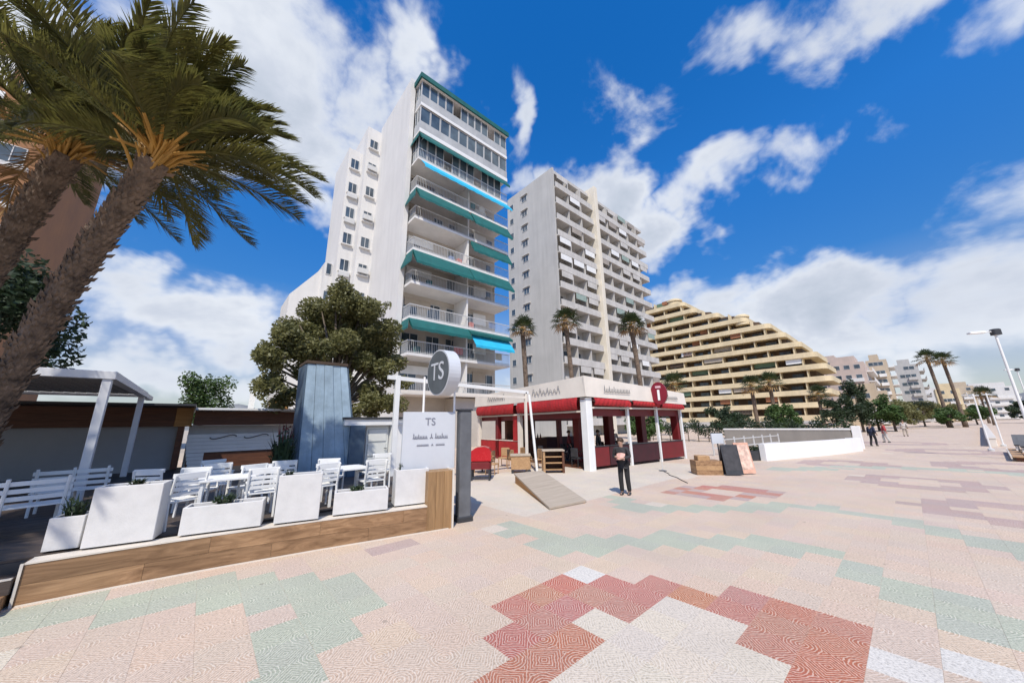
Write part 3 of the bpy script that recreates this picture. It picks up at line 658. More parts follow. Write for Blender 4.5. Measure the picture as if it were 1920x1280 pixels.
# ------------------------------------------------------------------ first tower: white slab with teal awnings
def shared(cache, key, fn):
    if key not in cache: cache[key] = fn()
    return cache[key]
rw = random.Random(5)
mTaupe0 = mat('blind_beige', (.42, .36, .29), .7, .12, 1)
T1 = thing('apartment_tower', (10.2, 24, 0), 'white apartment tower with teal and bright blue balcony awnings', 'building')
XL, XR = .5, 10.7          # balcony run (local x)
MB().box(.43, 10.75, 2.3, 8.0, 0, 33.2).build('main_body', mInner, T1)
MB().box(-.02, .42, 1.2, 8.75, 0, 33.9).build('end_wall', mWall1, T1)
MB().box(.42, 10.8, 1.9, 8.0, 33.201, 33.6).build('roof_slab', mSlab, T1)
FZ = [4.3 + 2.9 * k for k in range(10)]
# balconies: slab, railing, awning fascia, doors
slab_me = None
balus = MB()
for i in range(68): x = XL + .05 + i * .15; balus.box(x - .011, x + .011, .03, .05, .0, .92)
for i in range(8): y = .18 + i * .14; balus.box(XL + .03, XL + .05, y - .011, y + .011, 0, .92)
bal_me = balus.mesh('balusters', mRail)
def clip_glass(z, parent):   # enclosed balcony glazing
    pass
sb_ = MB().bbox(XL, XR, 0, 2.29, -.22, 0, .01).mesh('balcony_slab', mSlab)
rail_ = MB(); rail_.box(XL, XR, .015, .065, .92, .98); rail_.box(XL, XL + .06, .066, 1.25, .92, .98); rail_.box(XL, XR, .02, .06, .06, .1)
rail_me = rail_.mesh('railing', mRail)
para_ = MB(); para_.bbox(XL, XR, 0, .1, 0, .95, .01); para_.bbox(XL, XL + .1, .101, 1.25, 0, .949, .01)
para_me = para_.mesh('parapet', mat('grey_parapet', (.44, .45, .45), .6, .12, .8, .08, 12, streak=.35))
win_me = {}
def win(parent, x, y, z, w_, h, axis='y', frame=mRail, gl=None, curtain=None, mull=1):
    key = (w_, h, axis, frame.name, (gl or mGlass).name, mull)
    if key not in win_me:
        f = MB(); t = .05
        if axis == 'y':
            f.box(0, t, -.06, 0, 0, h).box(w_ - t, w_, -.06, 0, 0, h).box(t, w_ - t, -.06, 0, 0, t).box(t, w_ - t, -.06, 0, h - t, h)
            for k in range(mull): xm = w_ * (k + 1) / (mull + 1); f.box(xm - .025, xm + .025, -.058, 0, t, h - t)
            p = MB().box(t, w_ - t, -.03, -.004, t, h - t)
        else:
            f.box(-.06, 0, 0, t, 0, h).box(-.06, 0, w_ - t, w_, 0, h).box(-.06, 0, t, w_ - t, 0, t).box(-.06, 0, t, w_ - t, h - t, h)
            for k in range(mull): xm = w_ * (k + 1) / (mull + 1); f.box(-.058, 0, xm - .025, xm + .025, t, h - t)
            p = MB().box(-.03, -.004, t, w_ - t, t, h - t)
        win_me[key] = (f.mesh('window', frame), p.mesh('pane', gl or mGlass))
    fm, pm = win_me[key]
    o = obj('window', fm, parent, (x, y, z)); obj('pane', pm, o); return o
def awning(parent, x0, x1, z, drop, out, mt, y0=0, side=True):
    """drop-arm awning: sloping cloth from the slab edge out and down, with valance and closed flank"""
    b = MB(); n = 8
    top = [(x, y0 + .02, z) for x in (x0, x1)]; bot = [(x, y0 - out, z - drop) for x in (x0, x1)]
    t = .018
    b.add([top[0], top[1], bot[1], bot[0], (x0, y0 + .02, z + t), (x1, y0 + .02, z + t), (x1, y0 - out, z - drop + t), (x0, y0 - out, z - drop + t)],
          [(3, 2, 1, 0), (4, 5, 6, 7), (0, 1, 5, 4), (1, 2, 6, 5), (2, 3, 7, 6), (3, 0, 4, 7)])
    nn = max(4, int((x1 - x0) / .45))
    for k in range(nn):      # scalloped valance
        xa = x0 + (x1 - x0) * k / nn; xb = x0 + (x1 - x0) * (k + 1) / nn; dz = .2 + .03 * (k % 2)
        b.add([(xa, y0 - out - .002, z - drop + t), (xb, y0 - out - .002, z - drop + t), (xb, y0 - out - .012, z - drop - dz), (xa, y0 - out - .012, z - drop - dz)], [(0, 3, 2, 1)])
    if side: b.add([(x0, y0 + .02, z), (x0, y0 - out, z - drop), (x0, y0 - out, z - drop - .2), (x0, y0 + .02, z - .35)], [(0, 1, 2, 3)])
    o = b.build('awning', mt, parent)
    for x in (x0 + .25, (x0 + x1) / 2, x1 - .25): MB().tube([(x, y0 + .1, z - .75), (x, y0 - out + .02, z - drop + .0)], .02, 5).build('awning_arm', mRail, o)
    return o
def flank(parent, z, drop, out, mt):     # awning strip along the narrow left flank
    MB().add([(XL + .0, .0, z), (XL, 1.22, z), (XL - out * .5, 1.22, z - drop), (XL - out * .5, 0 - out, z - drop), (XL - out * .5 - .012, 1.22, z - drop - .2), (XL - out * .5 - .012, -out, z - drop - .2)],
             [(0, 1, 2, 3), (3, 2, 4, 5)]).build('flank_awning', mt, parent)
for k, z in enumerate(FZ):
    s = obj('balcony', sb_, T1, (0, 0, z))
    if k in (0, 2, 3, 5):
        obj('railing', rail_me, s); obj('balusters', bal_me, s, kind='stuff')
    elif k in (8, 9): obj('parapet', para_me, s)
    else:
        obj('railing', rail_me, s); obj('balusters', bal_me, s, kind='stuff')
    for x in (.9, 3.1, 5.0, 7.0, 8.9):
        if rw.random() < .9: win(T1, x, 2.299, z + .05, rw.choice((1.3, 1.5)), 2.1, mull=1)
    MB().box(XL + 5.35, XL + 5.5, .15, 2.29, z, z + 2.67).build('divider', mSlab, T1)
# enclosed top floors
for k, (m_, n_) in {9: (mGlassB, 12), 8: (mGlassB, 10), 7: (mGlassB, 12)}.items():
    z = FZ[k]; h0 = .96 if k > 7 else .1; wd = (XR - XL) / n_
    for i in range(n_):
        if k == 7 and i % 4 == 3: continue
        if k == 9 and i % 5 == 4: continue
        win(T1, XL + i * wd + .02, .12, z + h0, round(wd - .04, 3), 1.62 if k > 7 else 2.4, gl=m_, mull=0)
    for i in range(2): win(T1, XL + .08, .18 + i * .5, z + h0, .48, 1.62 if k > 7 else 2.4, axis='x', gl=m_, mull=0)
MB().bbox(XL - .1, XR + .1, -.12, 2.2, 33.0, 33.25, .01).build('top_slab', mSlab, T1)
MB().box(XL - .25, XR + .15, -.27, -.13, 33.0, 33.5).build('roof_fascia', mTeal, T1)
MB().box(XL - .25, XL - .11, -.129, 1.3, 33.0, 33.5).build('roof_fascia', mTeal, T1)
# white horizontal sun-blind bands on the glazed floors
MB().box(XL - .04, XR, -.05, -.005, 30.12, 30.42).build('blind_band', mWhite, T1)
MB().box(XL - .04, XR, -.05, -.005, 27.2, 27.6).build('blind_band', mWhite, T1)
for z, mt, x0, x1, dr, ou in [(27.2, mTeal, XL, XR, .8, .5), (24.4, mCyan, XL + .3, XR, 1.0, .8), (21.5, mTeal, XL, XL + 5.3, 1.25, .8), (21.45, mTeal, XL + 5.6, XR, 1.35, .8),
                              (18.5, mTeal, XL + 5.6, XR, 1.1, .6),
                              (15.7, mTeal, XL, XL + 5.4, 1.3, .85), (15.7, mTeal, XL + 5.45, XR, 1.3, .9), (9.9, mTeal, XL, XL + 5.4, .85, .7), (9.9, mTeal, XL + 5.4, XR, .35, .5), (9.55, mCyan, XL + 5.7, XR - .1, 1.15, .85)]:
    awning(T1, x0, x1, z, dr, ou, mt, side=(mt is mTeal))
    if x0 == XL: flank(T1, z, dr, ou, mt)
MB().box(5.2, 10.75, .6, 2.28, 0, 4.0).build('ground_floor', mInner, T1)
# lived-in balconies: washing, pots, folded parasols, air units, blinds
clo = [mat('cloth_a', (.45, .12, .10), .8), mat('cloth_b', (.12, .18, .33), .8), mat('cloth_c', (.62, .58, .50), .8), mat('cloth_d', (.30, .26, .22), .8), mTeal]
for k, z in enumerate(FZ[:7]):
    for i in range(rw.randint(2, 4)):
        x = rw.uniform(XL + .4, XR - 1.0); q = rw.random()
        if q < .3: MB().box(x, x + rw.uniform(.4, .9), .07, .085, z + .35, z + .95).build('washing', rw.choice(clo), T1)
        elif q < .55: MB().bbox(x, x + .8, 1.9, 2.25, z + .02, z + .6, .02).build('air_unit', mRail, T1)
        elif q < .75: MB().tube([(x, .7, z + .02), (x, .7, z + 1.9)], [.05, .1], 7).build('folded_parasol', rw.choice(clo), T1)
        else: MB().bbox(x, x + .5, .5, .9, z + .02, z + .7, .05).build('balcony_chair', rw.choice(clo), T1)
    if k not in (1,): MB().box(XL + .5, XL + 2.9, 2.2, 2.25, z + 1.6, z + 2.3).build('roller_blind', rw.choice((mTaupe0, mWhite, mBrown)), T1)
    MB().box(XL + 7.5, XL + 9.0, 2.2, 2.25, z + 1.2, z + 2.3).build('roller_blind', rw.choice((mTaupe0, mWhite, mTeal)), T1)
# stepped wings at the left with window columns (face the sea)
MB().box(-1.42, -.021, 8.6, 14, 0, 33.2).build('stepped_wing', mWall1, T1)
MB().box(-2.75, -1.421, 9.9, 15, 0, 30.6).build('stepped_wing', mWall1, T1)
MB().box(-3.5, -2.751, 11.2, 15.5, 0, 17.6).build('stepped_wing', mWall1, T1)
MB().add([(-5.9, 12.2, 0), (-3.501, 12.2, 0), (-3.501, 17, 0), (-5.9, 17, 0), (-5.9, 12.2, 14.0), (-3.501, 12.2, 17.3), (-3.501, 17, 17.3), (-5.9, 17, 14.0)],
         [(3, 2, 1, 0), (4, 5, 6, 7), (0, 1, 5, 4), (1, 2, 6, 5), (2, 3, 7, 6), (3, 0, 4, 7)]).build('stepped_wing', mWall1, T1)
for k in range(11):
    z = 1.6 + 2.9 * k
    if z < 33: win(T1, -1.15, 8.6, z, .85, 1.15, gl=mGlass, mull=1); MB().box(-1.25, -.2, 8.35, 8.599, z - .12, z - .03).build('sill', mSlab, T1)
    if z < 29.5: win(T1, -2.5, 9.9, z + .5, .85, 1.25, mull=1); MB().box(-2.6, -1.55, 9.65, 9.899, z + .38, z + .47).build('sill', mSlab, T1)
    if z < 17: win(T1, -3.35, 11.2, z + .3, .5, 1.2, mull=0)
    if 3 < k < 10 and k % 2: MB().box(-1.2, -.25, 8.2, 8.598, z + .1, z + .62).build('air_unit', mRail, T1)
    if 2 < k < 9 and k % 3: MB().box(-2.55, -1.6, 9.6, 9.898, z - .1, z + .36).build('air_unit', mRail, T1)
for k in range(2): MB().box(1.2 + k * 4, 3.2 + k * 4, 5, 7.5, 33.61, 35).build('roof_housing', mWall1, T1)
# ------------------------------------------------------------------ second tower: grey end wall, banded balconies
T2 = thing('apartment_tower', (37.4, 31, 0), 'tall grey apartment tower with rows of white balconies and a cream mast wall', 'building')
TW, TD, TH2 = 29.0, 11.5, 42.3
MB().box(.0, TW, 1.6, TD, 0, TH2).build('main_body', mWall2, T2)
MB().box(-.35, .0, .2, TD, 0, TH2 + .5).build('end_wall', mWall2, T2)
MB().box(-.2, TW + .2, .6, TD - .2, TH2 + .0, TH2 + .55).build('roof_slab', mBal2, T2)
pl = MB().bbox(10.0, 10.9, -.7, 1.59, 0, TH2 + 1.6, .03).build('mast_wall', mat('cream_pilaster', (.72, .66, .55), .8, .05, .5, .1, 10, streak=.15), T2)
MB().box(9.2, 10.8, 1.7, 5, TH2 + .56, TH2 + 2.0).build('lift_housing', mTan, T2)
T2F = [2.9 * k + 1.4 for k in range(14)]
bayL = MB().bbox(.001, 9.999, -.1, .05, .0, 1.05, .02).box(.001, 9.999, .051, 1.59, .0, .2).mesh('balcony', mBal2)
bayR = MB().bbox(10.901, TW, -.1, .05, .0, 1.05, .02).box(10.901, TW, .051, 1.59, .0, .2).mesh('balcony', mBal2)
fin = MB().box(0, .15, .06, 1.59, .2, 2.88).mesh('divider', mBal2)
mShade = mat('awning_greenish', (.28, .36, .32), .7, .15, 1); mTaupe = mat('blind_taupe', (.33, .29, .25), .7, .15, 1)
for z in T2F:
    obj('balcony', bayL, T2, (0, 0, z)); obj('balcony', bayR, T2, (0, 0, z))
    for x in (3.2, 6.6, 14.8, 18.4, 22, 25.5): obj('divider', fin, T2, (x, 0, z))
    for x in (.7, 3.9, 7.2, 11.6, 15.4, 19, 22.6, 26):
        r_ = rw.random()
        if r_ < .8: win(T2, x, 1.599, z + .22, rw.choice((1.6, 2.0)), 2.1, frame=mBrown if rw.random() < .4 else mRail, mull=1)
        if rw.random() < .35:
            xx = x - .3; b = MB(); b.box(xx, xx + 2.6, -.08, -.04, z + 1.9, z + 2.85); b.build('roller_blind', rw.choice((mShade, mTaupe, mBal2, mWhite)), T2)
for k, z in enumerate(T2F):
    win(T2, -.35, 6.3, z + .9, 1.3, 1.1, axis='x', mull=1); MB().box(-.62, -.351, 6.1, 7.8, z + 2.05, z + 2.18).build('window_hood', mBal2, T2)
    win(T2, -.35, 9.8, z + .9, 1.0, 1.1, axis='x', mull=0)
# ------------------------------------------------------------------ terraced building with long curved balconies
ZG = thing('terraced_building', (105, 0, 0), 'cream terraced apartment block stepping down with long curved balcony bands', 'building')
prof = [(0, 12.5), (11.7, 9.8), (16.2, 10.9), (20, 14.1), (26, 19.5), (28.6, 24.0), (30.5, 28.5), (34.2, 36.0), (36, 38.5), (39.5, 40.5)]
def yend(z):
    for (a, ya), (c, yc) in zip(prof, prof[1:]):
        if z <= c: return ya + (yc - ya) * (z - a) / (c - a)
    return prof[-1][1]
def band(ye, yb, z0, z1, r, depth, thick, mt, name, par):
    """curved parapet: runs along the west face, rounds the sea corner, returns along the end"""
    path = [(0, yb)]
    for k in range(9):
        a = math.pi - k / 8 * math.pi / 2; path.append((r + r * math.cos(a), ye + r - r * math.sin(a) * 1.0))
    path = [(0, yb)] + [(r - r * math.cos(k / 8 * math.pi / 2), ye + r - r * math.sin(k / 8 * math.pi / 2)) for k in range(9)] + [(depth, ye)]
    b = MB(); vs = []; n = len(path)
    for i, (x, y) in enumerate(path):
        a = path[max(0, i - 1)]; c = path[min(n - 1, i + 1)]; dx, dy = c[0] - a[0], c[1] - a[1]; L = math.hypot(dx, dy)
        nx, ny = -dy / L, dx / L                       # inward normal
        for d in (0, thick):
            for z in (z0, z1): vs.append((x + nx * d, y + ny * d, z))
    fs = [(0, 1, 3, 2), ((n - 1) * 4, (n - 1) * 4 + 2, (n - 1) * 4 + 3, (n - 1) * 4 + 1)]
    for i in range(n - 1):
        o = i * 4; fs += [(o, o + 4, o + 5, o + 1), (o + 2, o + 3, o + 7, o + 6), (o + 1, o + 5, o + 7, o + 3), (o, o + 2, o + 6, o + 4)]
    b.add(vs, fs); return b.build(name, mt, par)
zbl = [MB().box(0, .08, 0, w__, 1.7, 2.84).mesh('sun_blind', m__) for w__, m__ in ((4.6, mTaupe0), (3.0, mWhite), (4.6, mat('blind_green', (.12, .2, .13), .7)), (2.4, mat('blind_rust', (.32, .13, .06), .7)), (4.0, mBrown))]
zdiv = MB().box(.35, 2.59, 0, .22, .26, 2.86).mesh('divider', mCream)
for k in range(13):
    z = 1.5 + 2.9 * k; ye = yend(z + 1); yb = 75
    ob = band(ye, yb, z, z + 1.2, 1.6, 16, .25, mCream, 'balcony_band', ZG)
    yy = ye + 4
    while yy < 60: obj('divider', zdiv, ZG, (0, yy, z)); yy += 5.2
    MB().prism([(.3, yb), (.3, ye + 3), (1.2, ye + 1.1), (3, ye + .3), (16, ye + .3), (16, yb)][::1], z - .02, z + .25).build('floor_slab', mCream, ob)
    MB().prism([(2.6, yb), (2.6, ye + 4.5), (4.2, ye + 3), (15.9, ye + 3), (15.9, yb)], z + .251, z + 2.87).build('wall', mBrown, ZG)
    for i in range(6):
        if rw.random() < .6: obj('sun_blind', rw.choice(zbl), ZG, (rw.choice((.45, 1.4)), ye + 4.3 + 5.2 * rw.randint(0, 7), z))
    y = ye + 5
    while y < 62:
        win(ZG, 2.599, y, z + .3, 2.4, 2.1, axis='x', frame=mBrown, mull=1); y += rw.choice((3.6, 4.5, 6))
for (yc, z, r) in ((43.0, 36.5, 2.2), (25.5, 26.9, 1.6)):
    tb = MB(); tb.lathe([(r, z), (r, z + 1.8), (r * .96, z + 2.0), (r * .96, z + 2.01)], 24, (r + .2, yc)); tb.build('rounded_stair_head', mCream, ZG)
    MB().lathe([(r + .25, z + 2.02), (r + .25, z + 2.5), (r * .8, z + 2.9)], 24, (r + .2, yc)).build('rounded_roof', mCream, ZG)
# ------------------------------------------------------------------ further blocks along the bay
def block(loc, w_, d, floors, label, wallm, balm, fh=2.9, rot=0, step=0.0, nw=4, setb=0):
    t = thing('apartment_block', loc, label, 'building', 'apartment blocks further along the bay', rot)
    H = floors * fh
    MB().box(0, w_, 1.3, d, 0, H + .3).build('main_body', wallm, t)
    MB().box(.2, w_ * .45, 3, d - 1, H + .31, H + 2.2).build('roof_housing', wallm, t)
    for k in range(floors):
        z = k * fh + .4; a = step * k
        MB().bbox(a, w_, -.1, 1.29, z, z + .22, .02).box(a, w_, -.1, .04, z + .221, z + 1.1).build('balcony', balm, t)
        for i in range(nw):
            x = .6 + i * (w_ - 1) / nw
            if rw.random() < .85: win(t, x, 1.299, z + .25, round(min(2.2, (w_ - 1) / nw * .6), 2), 2.0, mull=1)
        for i in range(3):
            if rw.random() < .8: win(t, 0, 2.2 + i * (d - 3) / 3, z + .9, 1.3, 1.2, axis='x', mull=0)
        if k < floors - 1:
            MB().box(-.7, -.001, 2.0 + (k % 2) * .02, d * .6, z, z + 1.0).build('side_balcony', balm, t)
    return t
block((140, 4.6, 0), 26, 9.5, 6, 'low pink block with pale balconies just right of the terraced building', mPink, mSlab, step=.6)
block((166, .4, 0), 14, 6.2, 7, 'tan block with stepped roof behind the pair of tall palms', mTan, mSlab)
block((190, -6.5, 0), 16, 7, 7, 'pale grey narrow block right of the tan one', mWall2, mBal2)
block((178, 12, 0), 30, 10, 8, 'pink-grey block furthest back behind the low pink one', mPink, mBal2, step=.5)
block((230, -14, 0), 20, 9, 4, 'small pale block low on the right horizon', mWall1, mSlab)
block((270, -34, 0), 24, 14, 5, 'distant whitish block at the right edge behind the lamp posts', mWall1, mSlab)
block((120, 1.2, 0), 10, 9, 3, 'low sandy house among trees at the end of the promenade', mTan, mWhite, fh=2.6, nw=3)
block((205, -15, 0), 12, 7, 4, 'cream block between the grey narrow block and the small pale one', mCream, mSlab)
block((250, -22, 0), 14, 8, 5, 'tan block low on the skyline left of the right lamp post', mTan, mSlab)
# orange block at the far left
OB = thing('apartment_block', (-30, 38, 0), 'orange rendered block behind the palms at the upper left', 'building')
MB().box(0, 18.3, 0, 14, 0, 30).build('main_body', mOrange, OB)
for k in range(9):
    z = 2 + 3.0 * k
    for x in (16.6, 13.0, 9): win(OB, x, -.001, z, 1.2, 1.4, mull=1)
    MB().box(15.2, 16.1, -.08, -.001, z - .4, z + 2.2).build('white_strip', mWhite, OB)
    MB().box(16.3, 18.1, -.3, -.002, z - .35, z - .1).build('sill', mSlab, OB)
# hills on the horizon
def hill(name, x0, y0, x1, y1, h, lab):
    b = MB(); n = 40; rr = random.Random(int(x0)); vs = []
    for i in range(n + 1):
        t = i / n; e = math.sin(math.pi * t) ** .7
        hh = h * e * (.75 + .25 * math.sin(7 * t + x0) + .12 * math.sin(19 * t))
        x, y = x0 + (x1 - x0) * t, y0 + (y1 - y0) * t
        nx, ny = -(y1 - y0), (x1 - x0); L = math.hypot(nx, ny); nx /= L; ny /= L
        for s, q in ((-260, 0), (-120, .5), (0, 1), (200, .4)): vs.append((x + nx * s + rr.uniform(-20, 20), y + ny * s + rr.uniform(-20, 20), -1 + hh * q * rr.uniform(.93, 1.05)))
    fs = []
    for i in range(n):
        for k in range(3): o = i * 4 + k; fs.append((o, o + 1, o + 5, o + 4))
    return b.add(vs, fs).build(name, mat('hill_scrub', (.20, .205, .205), .95, .3, .02, 0), kind='structure', smooth=True)
hill('hill', 1500, -700, 1600, 200, 70, '')
hill('hill', -500, 1300, 300, 1500, 85, '')
# ------------------------------------------------------------------ restaurant pavilion
mMaroon = mat('maroon_cloth', (.05, .01, .014), .7, .3, 3)
RA = R(-7)
RS = thing('restaurant', (11.5, 8.55, 0), 'open restaurant pavilion with cream fascia, red valances and white posts', 'restaurant', rotz=RA)
RWd, RDp = 6.9, 9.0
MB().bbox(-.17, .17, -.17, .17, 0, 2.8, .015).build('corner_post', mWhite, RS)
for x in (2.55, 4.7, 6.75): MB().bbox(x - .06, x + .06, -.06, .06, 0, 2.8, .008).build('post', mWhite, RS)
for y in (4.6, 8.8): MB().bbox(-.1, .1, y - .1, y + .1, 0, 2.8, .01).build('side_post', mFascia, RS)
for x in (.1, 2.4, 4.6, 6.75): MB().bbox(x - .13, x + .13, 6.7, 6.96, 0, 2.7, .01).build('rear_post', mDarkRed, RS)
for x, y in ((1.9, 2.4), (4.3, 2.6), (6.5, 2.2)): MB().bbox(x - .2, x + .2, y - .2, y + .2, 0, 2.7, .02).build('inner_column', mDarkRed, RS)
def sheet(b, p, t):      # thin slab from 4 outline points (front), thickness vector t
    t = Vector(t); q = [Vector(v) for v in p]; n = len(q)
    b.add(q + [v + t for v in q], [tuple(range(n - 1, -1, -1)), tuple(range(n, 2 * n))] + [(i, (i + 1) % n, n + (i + 1) % n, n + i) for i in range(n)])
    return b
sheet(MB(), [(-.25, -.26, 2.82), (RWd + .1, -.26, 2.62), (RWd + .1, -.2, 3.2), (-.25, -.2, 3.66)], (0, .07, 0)).build('front_fascia', mFascia, RS)
sheet(MB(), [(-.26, RDp, 2.85), (-.26, -.189, 2.82), (-.2, -.129, 3.66), (-.2, RDp, 3.5)], (.07, 0, 0)).build('side_fascia', mFascia, RS)
sheet(MB(), [(-.2, -.12, 3.6), (RWd, -.12, 3.15), (RWd, 7.2, 3.15), (-.12, RDp, 3.45)], (0, 0, .05)).build('roof', mat('grey_awning_roof', (.42, .40, .37), .8), RS)
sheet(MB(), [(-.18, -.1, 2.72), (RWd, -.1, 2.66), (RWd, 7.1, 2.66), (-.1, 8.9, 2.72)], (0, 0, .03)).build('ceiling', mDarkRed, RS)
# gathered red valances: a rolled cloth with folds
def valance(b, p0, p1, drop, out, n=26):
    p0 = Vector(p0); p1 = Vector(p1); d = (p1 - p0); nrm = Vector((d.y, -d.x, 0)).normalized(); vs = []; rows = 6
    for i in range(n + 1):
        for j in range(rows):
            u = j / (rows - 1); o = out * math.sin(u * math.pi * .85) + .015 * math.sin(i * 2.1 + j)
            vs.append(p0 + d * (i / n) + nrm * o + Vector((0, 0, -drop * u)))
    b.add(vs, [(i * rows + j, i * rows + j + 1, (i + 1) * rows + j + 1, (i + 1) * rows + j) for i in range(n) for j in range(rows - 1)])
    return b
for x0, x1, dr in ((.2, 2.47, .3), (2.64, 4.62, .22), (4.78, 6.68, .26)):
    valance(MB(), (x0, -.24, 2.8 - .025 * x0), (x1, -.24, 2.8 - .025 * x1), dr, .07).build('front_valance', mRed, RS)
for y0, y1 in ((.2, 4.45), (4.75, 8.65)): valance(MB(), (-.24, y1, 2.84), (-.24, y0, 2.84), .52, .1, 34).build('side_valance', mRed, RS)
MB().box(-.1, RWd, -.12, -.07, 2.36, 2.43).build('front_rail', mFascia, RS)
MB().box(-.14, -.08, .18, RDp, 2.22, 2.29).build('side_rail', mFascia, RS)
b = MB(); cursive(b, .8, 2.5, -.295, 3.02, .16, {0: 1.8, 3: 1.7, 6: 1.6}, .013); b.build('fascia_lettering', mGrey, RS)
b = MB(); cursive(b, 5.0, 6.2, -.3, 2.85, .13, {0: 1.7, 4: 1.7}, .011); b.build('fascia_lettering', mGrey, RS)
b = MB()
for i, (y0, y1) in enumerate(((1.2, 3.2), (5.6, 7.4))):
    pts = []
    for k in range(60): u = k / 59; pts.append((-.275, y1 - (y1 - y0) * u, 3.08 + .1 * (1 - math.cos(u * 50)) * (1.6 if k % 17 < 6 else 1)))
    b.tube(pts, .012, 4)
b.build('side_lettering', mGrey, RS)
for x0, x1 in ((.3, 2.2), (2.6, 4.4), (4.8, 6.55)): MB().bbox(x0, x1, 6.8, 6.86, .1, 1.0, .01).build('darkening_panel', mMaroon, RS)  # dark panels added to hide bright ground and darken the interior
# low barriers
for x0, x1, m_ in ((.25, 1.15, mDarkRed), (1.2, 2.45, mMaroon), (2.65, 4.6, mMaroon), (4.85, 6.65, mDarkRed)):
    p = MB().bbox(x0, x1, -.03, .03, .12, .86, .01).build('barrier_panel', m_, RS); MB().box(x0, x1, -.05, .05, .861, .9).build('barrier_rail', mDark, p)
for y0, y1 in ((4.8, 6.6), (6.7, 8.6)):
    p = MB().bbox(-.03, .03, y0, y1, .12, .95, .01).build('barrier_panel', mRed, RS); MB().box(-.05, .05, y0, y1, .951, .99).build('barrier_rail', mFascia, p)
MB().bbox(-.05, .05, 4.72, 5.2, .96, 2.3, .02).build('gathered_curtain', mRed, RS)
MB().bbox(6.6, 6.9, .1, .5, .9, 2.4, .03).build('gathered_curtain', mDarkRed, RS)
MB().box(2.2, 2.45, .08, .3, 2.3, 2.55).build('speaker', mDark, RS)
# dining chairs and tables inside
def dchair(p, a, label, mt):
    t = thing('dining_chair', p, label, 'chair', 'dark chairs inside the restaurant', a)
    MB().bbox(-.2, .2, -.2, .2, .34, .39, .02).build('seat', mt, t); MB().bbox(-.2, .2, .18, .215, .42, .78, .02).build('backrest', mt, t)
    for sx in (-1, 1):
        for sy in (-1, 1): MB().tube([(sx * .18, sy * .18, 0), (sx * .18, sy * .18, .34 if sy < 0 else .76)], .017, 5).build('leg', mt, t)
def dtable(p, label, mt):
    t = thing('dining_table', p, label, 'table', 'tables inside the restaurant')
    MB().bbox(-.34, .34, -.34, .34, .58, .62, .01).build('top', mt, t); MB().tube([(0, 0, .02), (0, 0, .58)], .035, 8).build('column', mDark, t); MB().lathe([(.2, 0), (.2, .015), (.05, .04)], 12).build('base', mDark, t)
MB().prism([(.15, .12), (RWd, .12), (RWd, 7), (.15, 8.9)], .001, .02).build('floor', wBrown, RS)  # dark timber tone put in to deepen the interior shade
for y_, z0_ in ((.12, 2.06), (6.64, 1.95)): MB().box(.12, RWd - .05, y_, y_ + .03, z0_, 2.66).build('inner_pelmet', mDarkRed, RS)
MB().box(.12, .15, .3, 8.8, 2.0, 2.66).build('inner_pelmet', mDarkRed, RS)
RM = Matrix.Translation((11.5, 8.55, 0)) @ Matrix.Rotation(RA, 4, 'Z')
wn_ = 0; PPL = []; mJk0 = mDark
for (x, y) in ((1.0, 1.1), (3.2, 1.2), (5.4, 1.2), (1.2, 3.6), (3.4, 3.8), (5.6, 3.7), (1.4, 5.8)):
    q = RM @ Vector((x, y, 0))
    near = {1.1: 'front', 1.2: 'front', 3.6: 'middle', 3.8: 'middle', 3.7: 'middle', 5.8: 'rear'}[y]
    pos = 'left' if x < 2 else ('centre' if x < 4.5 else 'right')
    dtable(q, f'dark square table in the {near} row at the {pos} inside the restaurant', wBrown if x < 4 else mDarkRed)
    for s, sd_ in ((-1, 'left'), (1, 'right')):
        q = RM @ Vector((x + s * .55, y, 0)); dchair(q, RA + R(-90 * s), f'dark dining chair on the {sd_} of the {near} row {pos} table inside the restaurant', mDark if (x + s) % 2 < 1 else wBrown)
for x_, y_, a_, lb, tm in ((1.7, 2.9, 40, 'person in dark red standing inside the restaurant at the left', mDarkRed), (3.0, 2.2, 200, 'person in dark clothes standing among the tables in the middle of the restaurant', mJk0), (5.0, 2.9, 120, 'person in a pale shirt standing inside the restaurant at the right', mFascia)):
    PPL.append((tuple(RM @ Vector((x_, y_, .02))), R(a_), lb, tm))
MB().bbox(.3, 2.3, 5.3, 5.9, .02, 1.0, .01).build('bar_counter', wBrown, RS)
MB().bbox(.3, 2.3, 6.3, 6.5, .02, 2.4, .01).build('darkening_wall', wBrown, RS)  # dark wall added so the pavilion interior looks more shaded
for i in range(9): MB().lathe([(.04, 0), (.04, .16), (.015, .22), (.015, .28)], 8, (.5 + i * .2, 5.6)).build('bottle', mGlassB if i % 2 else mDarkRed, RS).location.z = 1.001
# red round sign on the fascia
rsn = thing('round_sign', tuple(RM @ Vector((4.35, -.5, 3.08))), 'dark red double-sided round sign projecting from the restaurant front', 'sign', rotz=RA + R(-72))
RX = Matrix.Rotation(R(90), 4, 'X')
b = MB(); n = 28; vs = [RX @ Vector((.36 * math.cos(2 * math.pi * k / n), .52 * math.sin(2 * math.pi * k / n), z)) for z in (-.08, .08) for k in range(n)]
b.add(vs, [tuple(range(n - 1, -1, -1)), tuple(range(n, 2 * n))] + [(k, (k + 1) % n, n + (k + 1) % n, n + k) for k in range(n)]); b.build('box', mat('sign_red', (.20, .008, .02), .4, .1, 3, 0), rsn)
MB().bbox(-.05, .05, -.10, -.081, -.32, .16, .003).build('white_bar', mWhite, rsn); MB().bbox(-.12, .12, -.10, -.081, .24, .34, .003).build('pale_band', mat('sign_pink', (.62, .40, .42), .5), rsn)
MB().box(-.03, .03, .0, .75, -.03, .03).build('bracket', mDark, rsn)
